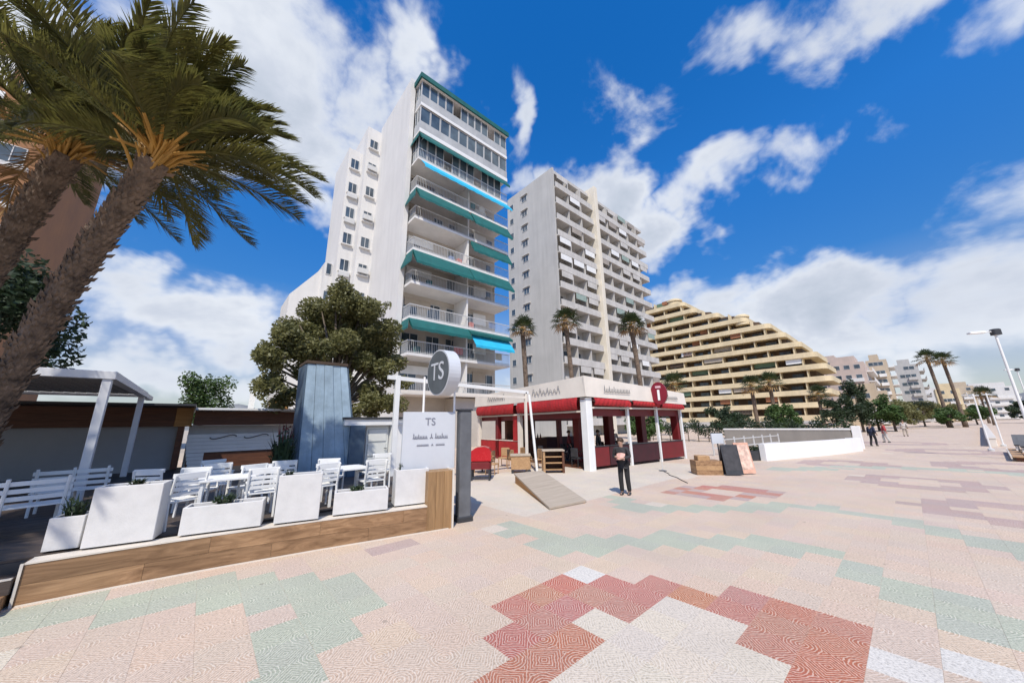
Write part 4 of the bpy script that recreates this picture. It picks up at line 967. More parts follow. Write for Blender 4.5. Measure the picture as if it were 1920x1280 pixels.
# ------------------------------------------------------------------ things in front of the restaurant
rpv = [(7.55, 8.55, .26), (8.62, 8.35, .26), (6.94, 5.33, .012), (5.82, 5.46, .012)]
rmp = thing('wooden_ramp', (7.2, 7, 0), 'weathered plywood ramp sloping down onto the paving', 'ramp')
o_ = Vector((7.2, 7, 0)); sheet(MB(), [Vector(v) - o_ for v in (rpv[3], rpv[2], rpv[1], rpv[0])], (0, 0, .04)).build('deck', wRamp, rmp)
for s in (0, 1):
    a, c = Vector(rpv[3 - s]) - o_, Vector(rpv[s]) - o_; ins = Vector((.05 if s == 0 else -.05, 0, 0))
    sheet(MB(), [a + ins, c + ins, Vector((c.x, c.y, 0.001)) + ins, Vector((a.x, a.y, .001)) + ins], (.03 if s == 0 else -.03, .004, 0)).build('stringer', wOrange, rmp)
cl_ = thing('red_cooler', (7.3, 9.95, 0), 'red rounded drinks cooler on dark legs beside the grey post', 'cooler', rotz=R(-42))
MB().bbox(-.34, .34, -.3, .3, .36, .62, .05).build('body', mDarkRed, cl_); b = MB()
pr = [(-.36, .62), (-.36, .78), (-.3, .95), (-.15, 1.05), (.1, 1.08), (.3, 1.02), (.36, .9), (.36, .62)]
vs = [(x, y, z) for y in (-.31, .31) for x, z in pr]; n = len(pr)
b.add(vs, [tuple(range(n)), tuple(range(2 * n - 1, n - 1, -1))] + [(i, n + i, n + (i + 1) % n, (i + 1) % n) for i in range(n)]); b.build('lid', mat('gloss_red', (.48, .02, .025), .25, .1, 3, 0, coat=.5), cl_)
for sx in (-1, 1):
    for sy in (-1, 1): MB().bbox(sx * .3 - .03, sx * .3 + .03, sy * .25 - .03, sy * .25 + .03, 0, .359, .004).build('leg', mDark, cl_)
MB().box(-.28, .28, -.27, -.24, .08, .13).build('foot_bar', mDark, cl_)
tb_ = thing('crate_table', (9.4, 10.25, 0), 'light wooden box table with pale top left of the leaning pole', 'table', rotz=R(-42))
MB().bbox(-.36, .36, -.3, .3, .14, .62, .01).build('box', wTable, tb_); MB().bbox(-.39, .39, -.33, .33, .621, .67, .008).build('top', wRamp, tb_)
for sx in (-1, 1):
    for sy in (-1, 1): MB().bbox(sx * .31 - .04, sx * .31 + .04, sy * .25 - .04, sy * .25 + .04, 0, .139, .004).build('leg', mDark, tb_)
ct = thing('wooden_cabinet', (10.25, 9.33, 0), 'small dark wooden cabinet with open shelves beside the leaning pole', 'cabinet', rotz=R(-42))
for sx in (-1, 1): MB().bbox(sx * .36 - .04, sx * .36 + .04, -.28, .28, 0, .78, .006).build('side', wBrown if sx > 0 else wTable, ct)
for z in (.1, .34, .56): MB().bbox(-.315, .315, -.25, .25, z, z + .035, .004).build('shelf', wTable, ct)
MB().bbox(-.42, .42, -.31, .31, .781, .83, .008).build('top', wRamp, ct); MB().box(-.318, .318, .2, .23, .14, .78).build('back', wBrown, ct)
bx_ = thing('wooden_planter_box', (13.45, 5.05, 0), 'low brown timber box on the paving at the restaurant corner', 'box', rotz=R(-50))
for k in range(3): MB().bbox(-.42, .42, -.3 - .003 * k, .3, .0 + k * .155, .15 + k * .155, .005).build('plank', wTable if k % 2 else wKerb, bx_)
MB().bbox(-.3, .1, -.2, .2, .462, .62, .02).build('lid', wTable, bx_)
def aboard(loc, rot, mt, face, label, h=1.0):
    t = thing('pavement_board', loc, label, 'sign board', 'standing boards by the restaurant', rot)
    for s in (-1, 1):
        M = Matrix.Translation((0, s * .2, 0)) @ Matrix.Rotation(R(11 * s), 4, 'X')
        p = MB().bbox(-.27, .27, -.018, .018, .03, h, .006, M).build('panel', mt, t)
        MB().box(-.22, .22, s * .0195 - .002 * 1, s * .0195 + .002, .16, h - .08, M).build('face', face, p)
    return t
aboard((13.75, 4.35, 0), R(-50), mDark, mat('chalkboard', (.05, .05, .055), .8, .3, 8), 'dark chalkboard stand nearest the low timber box')
aboard((14.35, 4.15, 0), R(-38), mat('peach_board', (.62, .36, .26), .6, .2, 6), mat('poster', (.65, .45, .36), .6, .45, 7), 'peach coloured board stand right of the dark one', 1.05)
mst = thing('menu_stand', (14.0, 4.75, 0), 'white menu box on a dark stand behind the two boards', 'stand', rotz=R(-45))
MB().lathe([(.2, 0), (.2, .02), (.04, .05)], 14).build('base', mDark, mst); MB().tube([(0, 0, .04), (0, 0, 1.0)], .025, 8).build('pole', mDark, mst); MB().bbox(-.2, .2, -.04, .04, 1.0, 1.35, .01).build('menu_box', mPanel, mst)
tp = thing('thin_pole', (13.2, 6.5, 0), 'thin grey pole on a round foot before the dark barrier', 'pole')
MB().lathe([(.14, 0), (.14, .02), (.03, .04)], 14).build('foot', mGrey, tp); MB().tube([(0, 0, .03), (.0, .0, 1.2)], .011, 7).build('shaft', mRail, tp)
MB().tube([(13.05, 6.4, .012), (12.6, 6.0, .012), (12.3, 5.85, .012), (11.9, 5.4, .012), (11.5, 5.1, .012), (11.1, 4.75, .012)], .012, 6).build('stripe', mDark, label='dark cable lying on the paving in front of the thin pole', cat='stripe')  # thin dark tube run flat over the paving from the pole's foot
dp = thing('dark_trough', (19.3, 5.1, 0), 'long dark planting trough in front of the low white wall', 'planter', rotz=R(-32))
MB().bbox(-.95, .95, -.2, .2, 0, .42, .02).build('trough', mDark, dp); b = MB(); rq = random.Random(4)
leaf_cloud(b, [(-.8 + .2 * k, 0, .5, .2, .18, .16) for k in range(9)], 900, .05, rq); b.build('plants', mLeafD, dp)
# ------------------------------------------------------------------ people
def skinned(name, J, E, rad, mt, parent, sub=2, root=0):
    me = bpy.data.meshes.new(name); me.from_pydata([tuple(v) for v in J], E, []); me.materials.append(mt)
    o = obj(name, me, parent); md = o.modifiers.new('skin', 'SKIN'); md.use_smooth_shade = True
    sv = me.skin_vertices[0].data
    for i, r_ in enumerate(rad): sv[i].radius = (r_, r_) if not isinstance(r_, tuple) else r_; sv[i].use_root = (i == root)
    ss = o.modifiers.new('sub', 'SUBSURF'); ss.levels = ss.render_levels = sub
    return o
def person(loc, rot, H, label, top_m, leg_m, hair_m, pose='look', group=None):
    k = H / 1.75; t = thing('person', loc, label, 'person', group, rot)
    V = lambda x, y, z: Vector((x * k, y * k, z * k))
    lean = .10 if pose == 'look' else .0
    pel = V(0, 0, .95); chest = V(0, -lean * .6, 1.28); neck = V(0, -lean, 1.47); head = V(0, -lean - .03, 1.60); crown = V(0, -lean - .02, 1.70)
    st = .10 if pose == 'walk' else .03
    lh, rh = V(-.09, 0, .92), V(.09, 0, .92); lk, rk = V(-.10, -.02 - st, .50), V(.10, -.02 + st * .5, .50); la, ra = V(-.10, .02 - st, .085), V(.11, .02 + st * 1.6, .085)
    lt, rt_ = la + V(0, -.16, -.045), ra + V(0, -.16, -.045)
    ls, rs_ = V(-.19, -lean, 1.42), V(.19, -lean, 1.42)
    if pose == 'look': le, re = V(-.26, -.08, 1.14), V(.25, -.10, 1.15); lw, rw_ = V(-.12, -.30, 1.16), V(.10, -.32, 1.12)
    else: le, re = V(-.25, .06, 1.15), V(.25, -.04, 1.15); lw, rw_ = V(-.25, -.06, .92), V(.25, .02, .92)
    J = [pel, chest, neck, head, crown, lh, lk, la, lt, rh, rk, ra, rt_, ls, le, lw, rs_, re, rw_]
    E = [(0, 1), (1, 2), (2, 3), (3, 4), (0, 5), (5, 6), (6, 7), (7, 8), (0, 9), (9, 10), (10, 11), (11, 12), (1, 13), (13, 14), (14, 15), (1, 16), (16, 17), (17, 18)]
    rad = [.12, .13, .055, .092, .07, .085, .058, .042, .035, .085, .058, .042, .035, .055, .042, .03, .055, .042, .03]
    for w_, e_, s in ((15, 14, -1), (18, 17, 1)):             # hands: palm and five fingers
        d = (J[w_] - J[e_]).normalized(); sidev = d.cross(Vector((0, 0, 1))).normalized() if abs(d.z) < .9 else Vector((1, 0, 0))
        pi = len(J); J.append(J[w_] + d * .07 * k); rad.append(.034); E.append((w_, pi))
        for f in range(4):
            a = J[pi] + sidev * (f - 1.5) * .02 * k + d * .03 * k; J.append(a); rad.append(.009); E.append((pi, len(J) - 1))
            J.append(a + d * (.055 - .008 * abs(f - 1.3)) * k + Vector((0, 0, -.02 * k))); rad.append(.007); E.append((len(J) - 2, len(J) - 1))
        J.append(J[w_] + d * .05 * k - sidev * .045 * k * s); rad.append(.009); E.append((w_, len(J) - 1))
    skinned('body', J, E, [r_ * k for r_ in rad], mSkin, t)
    Jt = [pel + V(0, 0, .0), pel + V(0, 0, .14), chest, neck + V(0, 0, -.06), ls, le, lw + (le - lw) * .12, rs_, re, rw_ + (re - rw_) * .12, pel + V(0, 0, -.08)]
    skinned('top', Jt, [(0, 1), (1, 2), (2, 3), (2, 4), (4, 5), (5, 6), (2, 7), (7, 8), (8, 9), (0, 10)], [r_ * k for r_ in (.15, .135, .155, .075, .075, .06, .047, .075, .06, .047, .15)], top_m, t)
    Jl = [pel + V(0, 0, .03), lh, lk, la + V(0, 0, -.01), rh, rk, ra + V(0, 0, -.01)]
    skinned('trousers', Jl, [(0, 1), (1, 2), (2, 3), (0, 4), (4, 5), (5, 6)], [r_ * k for r_ in (.14, .105, .08, .07, .105, .08, .07)], leg_m, t)
    for a, tt in ((la, lt), (ra, rt_)):
        skinned('shoe', [a + V(0, .05, -.035), a + V(0, -.04, -.035), tt + V(0, 0, .0)], [(0, 1), (1, 2)], [.058 * k, .062 * k, .05 * k], mDark, t, 1)
    hb_ = MB(); n = 14; vs = []; hc = head + V(0, .018, .035)
    for i in range(7):
        ph = i / 6 * math.pi * .62
        for q in range(n):
            a = 2 * math.pi * q / n; r_ = .108 * k * math.sin(ph); vs.append(hc + Vector((r_ * math.cos(a), r_ * 1.1 * math.sin(a) + .03 * k * (ph / 2), .115 * k * math.cos(ph))))
    hb_.add(vs, [(i * n + q, (i + 1) * n + q, (i + 1) * n + (q + 1) % n, i * n + (q + 1) % n) for i in range(6) for q in range(n)]); hb_.build('hair', hair_m, t, smooth=True)
    f = MB(); fc = head + V(0, -.092, .0)
    f.tube([fc + V(0, .0, .03), fc + V(0, -.022, -.005)], [.008 * k, .015 * k], 6); f.build('nose', mSkin, t)
    e_ = MB()
    for s in (-1, 1): e_.lathe([(.001, -.004 * k), (.011 * k, 0), (.001, .004 * k)], 8)
    return t
mJk = mat('dark_jacket', (.03, .028, .03), .8, .3, 9); mJn = mat('black_trousers', (.016, .016, .018), .8, .3, 9); mHr = mat('brown_hair', (.05, .028, .015), .6, .3, 20)
pp = person((8.36, 5.16, 0), R(-75), 1.42, 'person in dark jacket and black trousers looking down at a pale menu', mJk, mJn, mHr, 'look')
mc = thing('menu_card', (8.1, 5.08, .88), 'pale reddish folded menu held by the person in dark clothes', 'menu', rotz=R(-75))
M = Matrix.Rotation(R(-35), 4, 'X')
for s in (-1, 1): MB().box(min(0, s * .11), max(0, s * .11), -.003, .003, 0, .19, Matrix.Rotation(R(-35), 4, 'X') @ Matrix.Rotation(R(14 * s), 4, 'Z')).build('leaf', mat('menu_paper', (.58, .33, .27), .6, .25, 9), mc)
for p_, a_, lb, tm in PPL: person(p_, a_, 1.45, lb, tm, mJn, mHr, 'walk')
for i, (x_, y_, a_, lb) in enumerate([(8.35, 10.7, 30, 'brown wicker chair between the red cooler and the box table'), (8.8, 11.5, 200, 'brown wicker chair behind the light box table'), (7.9, 11.6, 120, 'brown wicker chair furthest back behind the red cooler'), (10.6, 10.6, 250, 'brown wicker chair behind the small open cabinet'), (9.9, 11.2, 90, 'brown wicker chair between the box table and the restaurant side'), (11.0, 11.6, 20, 'brown wicker chair beside the red side barrier of the restaurant'), (10.2, 12.2, 300, 'brown wicker chair furthest back beside the restaurant side')]): dchair((x_, y_, 0), R(a_), lb, wTable)
dtable((8.35, 11.3, 0), 'brown square table among the wicker chairs left of the restaurant', wTable)
person((33.5, 1.9, 0), R(60), 1.5, 'person in dark blue walking past the end of the low white wall', mat('navy_cloth', (.02, .028, .06), .8), mJn, mHr, 'walk', 'people far along the promenade')
person((38.5, 1.5, 0), R(200), 1.5, 'person in a red top walking beyond the white wall end', mat('red_cloth', (.42, .06, .06), .8), mat('pale_trousers', (.5, .48, .45), .8), mHr, 'walk', 'people far along the promenade')
person((52, .6, 0), R(80), 1.6, 'person in pale clothes far along the promenade beneath the trees', mat('pale_cloth', (.55, .5, .45), .8), mat('beige_trousers', (.4, .34, .27), .8), mHr, 'walk', 'people far along the promenade')
# ------------------------------------------------------------------ low white wall, upper wall, lamps and right edge
wl = thing('low_wall', (0, 0, 0), 'long low white wall curving along the promenade beyond the restaurant', 'wall')
WP = [(19.2, 4.6), (22, 3.7), (25, 2.8), (28.2, 2.1), (28.6, 2.6)]
b = MB(); vs = []
for i, (x, y) in enumerate(WP):
    a = WP[max(0, i - 1)]; c = WP[min(len(WP) - 1, i + 1)]; dx, dy = c[0] - a[0], c[1] - a[1]; L = math.hypot(dx, dy)
    for d in (0, .25):
        for z in (-.01, .74 - .01 * i): vs.append((x - dy / L * d, y + dx / L * d, z))
fs = [(0, 2, 3, 1), ((len(WP) - 1) * 4, (len(WP) - 1) * 4 + 1, (len(WP) - 1) * 4 + 3, (len(WP) - 1) * 4 + 2)]
for i in range(len(WP) - 1): o = i * 4; fs += [(o, o + 1, o + 5, o + 4), (o + 2, o + 6, o + 7, o + 3), (o + 1, o + 3, o + 7, o + 5), (o, o + 4, o + 6, o + 2)]
b.add(vs, fs).build('wall', mat('limewash', (.80, .79, .77), .85, .05, .8, .15, 12, streak=.12), wl)
uw = thing('garden_wall', (30, 2.6, 0), 'grey rendered garden wall with white end pier behind the low white wall', 'wall')
MB().bbox(.0, .3, .0, 7, 0, 1.1, .02).build('wall', mat('grey_brown_render', (.27, .25, .225), .9, .12, .8, .15, 12, streak=.25), uw); MB().bbox(-.03, .34, -.05, 7.05, 1.101, 1.2, .02).build('coping', mSlab, uw); MB().bbox(-.06, .4, -.45, -.051, 0, 1.34, .02).build('pier', MATS['limewash'], uw)
def rail_fence(loc, rot, L, label):
    t = thing('rail_fence', loc, label, 'fence', None, rot)
    for z in (.35, .75): MB().box(0, L, -.02, .02, z, z + .05).build('rail', mRail, t)
    for i in range(int(L / 1.2) + 1): MB().bbox(i * 1.2 - .03, i * 1.2 + .03, -.03, .03, 0, .9, .005).build('post', mRail, t)
rail_fence((20.5, 7.2, 0), R(-8), 8.4, 'pale rail fence between the restaurant and the garden wall')
def lamp(loc, h, label, arm=1, r=.055):
    t = thing('street_lamp', loc, label, 'lamp post', 'white lamp posts along the beach side', R(120))
    MB().lathe([(r * 2.2, 0), (r * 2.2, .25), (r * 1.2, .35)], 12).build('base', mWhite, t); MB().tube([(0, 0, .3), (0, 0, h)], [r, r * .7], 10).build('pole', mWhite, t)
    MB().bbox(-.16, .10, -.12, .12, h - .05, h + .22, .03).build('control_box', mDark, t)
    MB().tube([(0, 0, h + .1), (.25, 0, h + .12), (.5, 0, h + .13)], [.03, .03, .02], 7).build('arm', mWhite, t); MB().bbox(.3, .85, -.11, .11, h + .07, h + .16, .03).build('lamp_head', mWhite, t)
lamp((25.6, -3.15, 0), 5.3, 'tall white lamp post with dark box at the right edge of the picture')
lamp((58, -7.6, 0), 6.0, 'smaller white lamp post further away at the right edge')
for i, (x, y, h, lab) in enumerate([(31.5, -2.5, 3.0, 'white pole with cross bar nearest the timber steps'), (36.5, -3.4, 3.2, 'white pole with cross bar, the further one from the timber steps')]):
    t = thing('beach_pole', (x, y, 0), lab, 'pole', 'white poles beside the beach'); MB().lathe([(.12, 0), (.12, .1), (.06, .14)], 10).build('foot', mRail, t); MB().tube([(0, 0, .1), (0, 0, h)], [.035, .028], 8).build('shaft', mWhite, t); MB().tube([(-.35, .2, h - .1), (.35, -.2, h - .1)], .025, 6).build('cross_bar', mWhite, t)
sb2 = thing('timber_steps', (24.6, -3.9, 0), 'low timber deck with pale edges at the right edge beside the beach', 'deck', rotz=R(-5))
for k in range(5): MB().bbox(0, 6, k * .3, k * .3 + .28, .16, .2, .005).build('deck_board', wTable, sb2)
MB().box(.1, 5.9, .05, 1.4, 0, .159).build('frame', wBrown, sb2); MB().box(-.02, 6.02, 1.49, 1.53, .1, .22).build('edge_board', mTrim, sb2)
for i in range(3):
    t = thing('sun_lounger', (26.4 + i * 1.4, -3.35, .2), ['dark folded lounger on the timber deck, nearest the camera', 'dark folded lounger in the middle of the timber deck', 'dark folded lounger at the far end of the timber deck'][i], 'lounger', 'loungers on the timber deck', R(80))
    MB().bbox(-.3, .3, -.5, .5, .22, .28, .02).build('mattress', mGrey, t); MB().box(-.3, .3, -.03, .03, 0, .5, Matrix.Translation((0, .5, .26)) @ Matrix.Rotation(R(25), 4, 'X')).build('backrest', mGrey, t)
    for sx in (-1, 1):
        for sy in (-1, 1): MB().bbox(sx * .26 - .025, sx * .26 + .025, sy * .42 - .025, sy * .42 + .025, 0, .219, .003).build('leg', mWhite, t)
bw = thing('beach_wall', (36, -3.0, 0), 'low pale kerb wall along the beach edge of the far promenade', 'wall', rotz=R(-4.5)); MB().bbox(0, 60, -.15, .15, 0, .45, .02).build('wall', mFascia, bw); MB().bbox(-.02, 60.02, -.2, .2, .451, .52, .01).build('coping', mTrim, bw)
# ------------------------------------------------------------------ palms
def date_palm(base, top, r0, r1, nf, L, label, seed, wind=(.75, -.66), dry=8, amin=None):
    rnd = random.Random(seed); base = Vector(base); top = Vector(top)
    t = thing('date_palm', tuple(base), label, 'palm tree', 'tall date palms over the terrace')
    ax = top - base; H = ax.length; pts = []; rad = []
    bend = Vector((wind[0], wind[1], 0)) * -.35
    n = 46
    for i in range(n + 1):
        u = i / n; pts.append(ax * u + bend * math.sin(math.pi * u) * .6)
        rad.append((r0 + (r1 - r0) * u) * (1 + .05 * math.sin(i * 2.4) + rnd.uniform(-.03, .03)) * (1.25 if i == 0 else 1) * (1 + .28 * max(0, u - .9) * 10 * .6))
    MB().tube(pts, rad, 20).build('trunk', mBark, t, smooth=True)
    sc = MB(); rows = int(H / .085)
    for i in range(rows):             # diamond leaf bases in spiral rows
        u = i / rows; k = u * n; i0 = min(n - 1, int(k)); p = pts[i0].lerp(pts[i0 + 1], k - i0); r = rad[i0]; d = (pts[i0 + 1] - pts[i0]).normalized()
        a0 = Vector((1, 0, 0)); a0 = (a0 - d * a0.dot(d)).normalized(); b0 = d.cross(a0); m_ = 13
        for j in range(m_):
            an = 2 * math.pi * (j + (i % 2) * .5) / m_ + rnd.uniform(-.05, .05); o = a0 * math.cos(an) + b0 * math.sin(an); s = d.cross(o)
            w_ = r * .23; h = .07; q = p + o * r * .97; pr = rnd.uniform(.02, .05) + (.05 if rnd.random() < .08 else 0)
            sc.add([q - s * w_, q - d * h * .8, q + s * w_, q + d * h + o * pr, q + o * pr * .8 - d * h * .2], [(0, 1, 4), (1, 2, 4), (2, 3, 4), (3, 0, 4)])
    sc.build('leaf_base_scales', mBark, t, kind='stuff')
    w3 = Vector((wind[0], wind[1], 0))
    st = MB()                          # cut and fresh orange stalk bases
    dax = (pts[-1] - pts[-3]).normalized(); top_l = pts[-1]
    for i in range(46):
        a = rnd.uniform(0, 6.28); o = Vector((math.cos(a), math.sin(a), 0)); e = rnd.uniform(.85, 1.45); d = (o * math.cos(e) + dax * math.sin(e)).normalized()
        p0 = top_l + o * r1 * .7 + dax * rnd.uniform(-.35, .1); l = rnd.uniform(.25, .6); st.tube([p0, p0 + d * l * .6, p0 + d * l + o * .05], [.028, .02, .012], 5)
    st.build('stalk_bases', mRachis, t, kind='stuff')
    for f in range(nf):
        u = f / nf; az_ = f * 2.39996 + rnd.uniform(-.2, .2)
        if amin and not amin(az_, u): continue
        el0 = R(90 - 84 * u ** 1.1) + rnd.uniform(-.2, .2); ln = L * rnd.uniform(.68, 1.1) * (.8 if u < .1 else 1)
        o = Vector((math.cos(az_), math.sin(az_), 0)); d = (o * math.cos(el0) + Vector((0, 0, 1)) * math.sin(el0)).normalized()
        b = MB(); m = 22; P = [top_l + o * r1 * .5 + dax * .1]; seg = ln / m; wf = rnd.uniform(.2, 1.5)
        for i in range(m):
            g = (i / m); d = (d + Vector((0, 0, -1)) * (.022 + .07 * g) * (.4 + u) + w3 * .12 * g * wf).normalized(); P.append(P[-1] + d * seg)
        b.tube(P[:7], [.022 * (1 - .85 * i / m) + .004 for i in range(7)], 5); b.mi = 1; b.tube(P[6:], [.022 * (1 - .85 * i / m) + .003 for i in range(6, m + 1)], 4)
        nl = 104; tw = rnd.uniform(-.6, .6)
        for i in range(nl):
            k = (.12 + .88 * i / nl) * m; i0 = min(m - 1, int(k)); p = P[i0].lerp(P[i0 + 1], k - i0); tg = (P[i0 + 1] - P[i0]).normalized()
            sd_ = tg.cross(Vector((0, 0, 1)));  sd_ = sd_.normalized() if sd_.length > .05 else Vector((1, 0, 0)); up = sd_.cross(tg)
            ll = .5 * math.sin(math.pi * (.1 + .86 * i / nl)) ** .6 * rnd.uniform(.85, 1.12)
            for s in (-1, 1):
                dv = (sd_ * s * .62 + tg * .85 + up * (.34 + tw * s) + w3 * .28 + Vector((rnd.gauss(0, .14), rnd.gauss(0, .14), rnd.gauss(0, .14)))).normalized()
                wv = dv.cross(up).normalized() * .0098; mid = p + dv * ll * .5 + w3 * .03; tip = p + dv * ll + Vector((0, 0, -.16)) * ll + w3 * .2 * ll
                b.add([p - wv * .6, p + wv * .6, mid + wv, mid - wv, tip], [(0, 1, 2, 3), (3, 2, 4)])
        b.build('frond', [mRachis, mFrond if u < .95 else mDead], t)
    return t
date_palm((-2.75, 9.6, TZ), (-1.2, 7.3, 6.05), .18, .15, 58, 2.3, 'nearest leaning date palm with wind-swept green crown', 1, amin=lambda a, u: u < .93)
date_palm((-8.0, 7.4, 0), (-6.2, 5.5, 7.8), .22, .19, 80, 2.8, 'third date palm added mostly out of view at the upper left to shade the terrace', 6)  # extra palm added beside the frame to shade the left terrace
date_palm((-4.6, 13.2, TZ), (-2.72, 9.8, 7.0), .21, .175, 70, 2.6, 'second date palm leaning behind the nearest one', 2)
def fan_palm(base, h, r, label, seed, nl=26, ls=1.0, lean=(0, 0), group='fan palms behind the restaurant', det=12):
    rnd = random.Random(seed); t = thing('fan_palm', base, label, 'palm tree', group); top = Vector((lean[0], lean[1], h))
    pts = [top * u + Vector((lean[0], lean[1], 0)) * -.3 * math.sin(math.pi * u) for u in [i / 14 for i in range(15)]]
    MB().tube(pts, [r * (1.5 - .55 * min(1, i / 5)) * (1 + .06 * (i % 2)) for i in range(15)], 10).build('trunk', mBark, t, smooth=True)
    lf = MB(); dd = MB(); sk = MB()
    for i in range(nl):
        u = i / nl; a = i * 2.39996; e = R(80 - 120 * u); o = Vector((math.cos(a), math.sin(a), 0)); d = (o * math.cos(e) + Vector((0, 0, 1)) * math.sin(e)).normalized()
        b = dd if u > .84 else lf; stl = ls * rnd.uniform(.5, .75); p = top + d * stl + Vector((.12 * ls, -.1 * ls, 0)) * rnd.random()
        sk.tube([top, top + d * stl * .5 + Vector((0, 0, .03)), p], [.03, .02, .014], 4)
        s = d.cross(Vector((0, 0, 1))); s = s.normalized() if s.length > .05 else Vector((1, 0, 0)); up = s.cross(d)
        for k in range(det):
            q = (k / (det - 1) - .5) * 3.9; v = (d * math.cos(q) + s * math.sin(q) + up * .12).normalized(); ll = ls * rnd.uniform(.55, .75) * (1 - .12 * abs(q)); wv = v.cross(up).normalized() * ls * .045
            m_ = p + v * ll * .55; tip = p + v * ll + Vector((0, 0, -.28 * ll))
            b.add([p, m_ + wv, tip, m_ - wv], [(0, 1, 2, 3)])
    sk.build('leaf_stalks', mRachis, t); lf.build('fan_leaves', mFrondD, t); dd.build('dead_leaf_skirt', mDead, t); return t
fan_palm((19.5, 20.3, 0), 9.6, .2, 'fan palm left of the grey tower end wall, before the white tower', 3, 32, 1.15, (-.35, 0))
fan_palm((25.4, 20.2, 0), 11.4, .22, 'middle fan palm in front of the grey tower corner', 4, 34, 1.35, (-.4, .2))
fan_palm((32.6, 17.3, 0), 11.6, .24, 'right fan palm in front of the grey tower balconies', 5, 36, 1.5, (-.3, .3))
fan_palm((96, -4.2, 0), 11.9, .24, 'left one of the pair of tall palms on the far right', 6, 26, 1.7, (-.6, .3), 'pair of tall far palms')
fan_palm((98.5, -6.0, 0), 11.6, .24, 'right one of the pair of tall palms on the far right', 7, 26, 1.7, (-.7, .3), 'pair of tall far palms')
fan_palm((54, 13.2, 0), 6.2, .22, 'short fan palm in front of the terraced building, left one', 8, 26, 1.5, (0, 0), 'short palms before the terraced building')
fan_palm((56, 11.6, 0), 6.6, .22, 'short fan palm in front of the terraced building, middle one', 9, 26, 1.5, (.2, 0), 'short palms before the terraced building')
fan_palm((66, 8.2, 0), 5.2, .2, 'short fan palm in front of the terraced building, right one', 10, 24, 1.4, (0, 0), 'short palms before the terraced building')
fan_palm((46, 20, 0), 6.5, .22, 'fan palm low beside the restaurant sign, before the terraced building', 12, 26, 1.7, (0, 0), 'short palms before the terraced building')
fan_palm((120, -11, 0), 6.2, .2, 'small fan palm beside the far lamp post', 13, 22, 1.6, (0, 0), 'small palms on the right horizon')
fan_palm((150, -13, 0), 7.5, .2, 'small fan palm at the right horizon below the pair of tall palms', 14, 22, 1.8, (0, 0), 'small palms on the right horizon')
# ------------------------------------------------------------------ broadleaf trees
r1_ = random.Random(31)
tk = thing('ficus_tree', (4.25, 17.0, 0), 'spreading rubber-leaved tree behind the blue pillar and bar', 'tree')
tr = MB(); cl = []
shape = [(-2.55, 4.6, .55), (-2.3, 5.4, .6), (-1.7, 6.2, .75), (-1.6, 5.0, .7), (-.9, 7.0, .8), (-.9, 5.8, .8), (-.1, 7.7, .75), (0, 6.6, .85), (.2, 5.4, .7), (.8, 7.2, .75), (1.0, 6.1, .8), (1.7, 6.5, .7),
         (1.9, 5.4, .75), (2.0, 4.4, .6), (1.6, 3.6, .5), (-.6, 4.9, .55), (.9, 4.9, .6), (-2.2, 3.8, .35), (2.2, 6.0, .5), (-.4, 8.1, .4), (1.4, 7.6, .35), (2.3, 3.6, .4), (-1.3, 4.1, .5), (2.1, 3.0, .5), (1.4, 3.1, .5), (.4, 3.9, .5), (-.4, 3.5, .45), (-1.2, 3.2, .45), (-2.0, 3.2, .35), (2.5, 4.8, .5), (2.6, 5.6, .4), (-2.5, 3.6, .5), (-1.9, 2.8, .45), (-2.6, 4.4, .45), (-1.0, 2.6, .4), (2.4, 2.7, .5), (1.8, 2.4, .45), (2.6, 3.9, .45), (.9, 2.5, .4), (-2.7, 5.0, .4)]
for (x, z, r_) in shape:
    for q in range(2):
        p = (x + r1_.uniform(-.2, .2), r1_.uniform(-1.2, 1.2), z + r1_.uniform(-.2, .2)); cl.append((*p, r_ * .98, r_ * 1.1, r_ * .85))
    tr.tube([(0, 0, 2.4), (x * .45, r1_.uniform(-.3, .3), 2.6 + (z - 2.6) * .55), (x, 0, z)], [.11, .07, .02], 6)
tr.tube([(.2, 0, -.05), (.1, 0, 1.2), (0, 0, 2.6)], [.34, .28, .22], 10); tr.build('trunk', mBarkT, tk, smooth=True)
b = MB()
for _ in range(46):
    sx, sz, sr = r1_.choice(shape); cl.append((sx * 1.05 + r1_.gauss(0, .22), r1_.uniform(-1.5, 1.5), sz + r1_.gauss(.05, .25), .26, .26, .2))
leaf_cloud(b, cl, 70000, .082, r1_); b.build('crown', mLeaf, tk)
r2_ = random.Random(41)
broad_tree('evergreen_tree', (-7.0, 20.5, 0), 8.6, (2.7, 2.4, 3.2), 16000, .11, 'dark evergreen tree behind the palm trunks at the left', r2_, mLeafD)
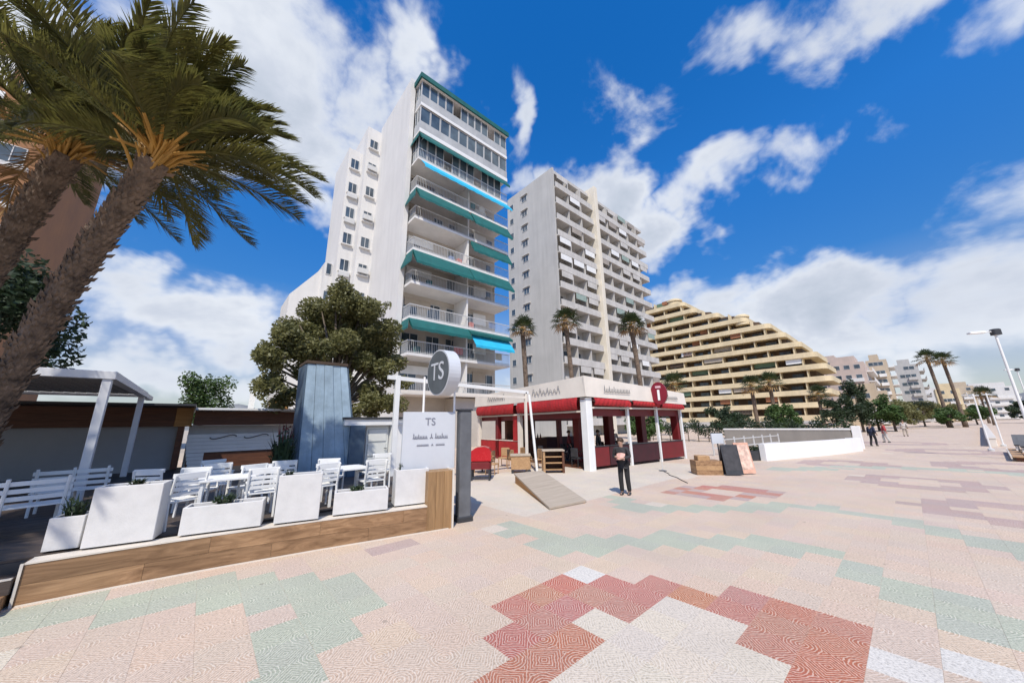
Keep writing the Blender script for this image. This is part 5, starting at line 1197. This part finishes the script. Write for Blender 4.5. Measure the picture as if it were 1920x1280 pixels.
for i, (x, y, h, c, m_, lab) in enumerate([
        (60, 5.6, 4.6, (2.6, 1.8, 1.9), mLeafD, 'dark bushy tree at the right foot of the terraced building'),
        (66, 4.4, 7.2, (2.0, 1.4, 3.4), mLeafD, 'dark upright tree just right of the terraced building'),
        (72, 3.2, 5.0, (3.2, 2.2, 2.1), mLeafG, 'bright green tree beside the dark upright one beyond the wall'),
        (70, 1.6, 4.0, (2.2, 1.4, 1.6), mLeafG, 'olive rounded tree above the people at the wall end'),
        (88, .8, 4.8, (3.6, 2.4, 2.1), mLeaf, 'brownish green tree in front of the tan block'),
        (104, -1.6, 5.4, (4.2, 2.8, 2.4), mLeaf, 'brown-green tree below the pair of tall palms'),
        (112, -4.6, 5.2, (4.2, 2.8, 2.3), mLeaf, 'brown-green tree right of the pair of tall palms'),
        (95, -4.4, 3.2, (3.0, 2.0, 1.4), mLeafG, 'low green shrub tree under the pair of tall palms'),
        (128, -9.5, 4.6, (4.2, 3.0, 2.0), mLeafG, 'green tree behind the row of white poles'),
        (150, -19, 5.0, (5.0, 3.0, 2.2), mLeafD, 'dark distant tree behind the right lamp post'),
        (46, 9.0, 3.6, (2.2, 1.6, 1.5), mLeafG, 'green bushy tree between the restaurant and the terraced building'),
        (40, 12.5, 3.4, (2.2, 1.8, 1.4), mLeafD, 'dark bushy tree seen through the right end of the restaurant'),
        (29, 15.5, 3.0, (1.8, 1.5, 1.3), mLeafG, 'green bushy tree seen through the middle of the restaurant')]):
    broad_tree('garden_tree', (x, y, 0), h, c, 5200, .09 + .0009 * x, lab, r2_, m_, 'garden trees along the promenade', 30, .16)
hg = thing('hedge', (31.5, 3.0, 0), 'dark green hedge behind the grey garden wall', 'hedge'); b = MB()
leaf_cloud(b, [(r2_.uniform(0, 2.4) + .15 * k, k * .55, 1.1 + r2_.uniform(-.2, .45), .7, .5, .6) for k in range(34)], 9000, .09, r2_); b.build('foliage', mLeafD, hg, kind='stuff')
b = MB(); [b.tube([(1 + .1 * k, k * .9, -.05), (1 + .1 * k, k * .9, 1.2)], [.05, .02], 5) for k in range(18)]; b.build('stems', mBarkT, hg)
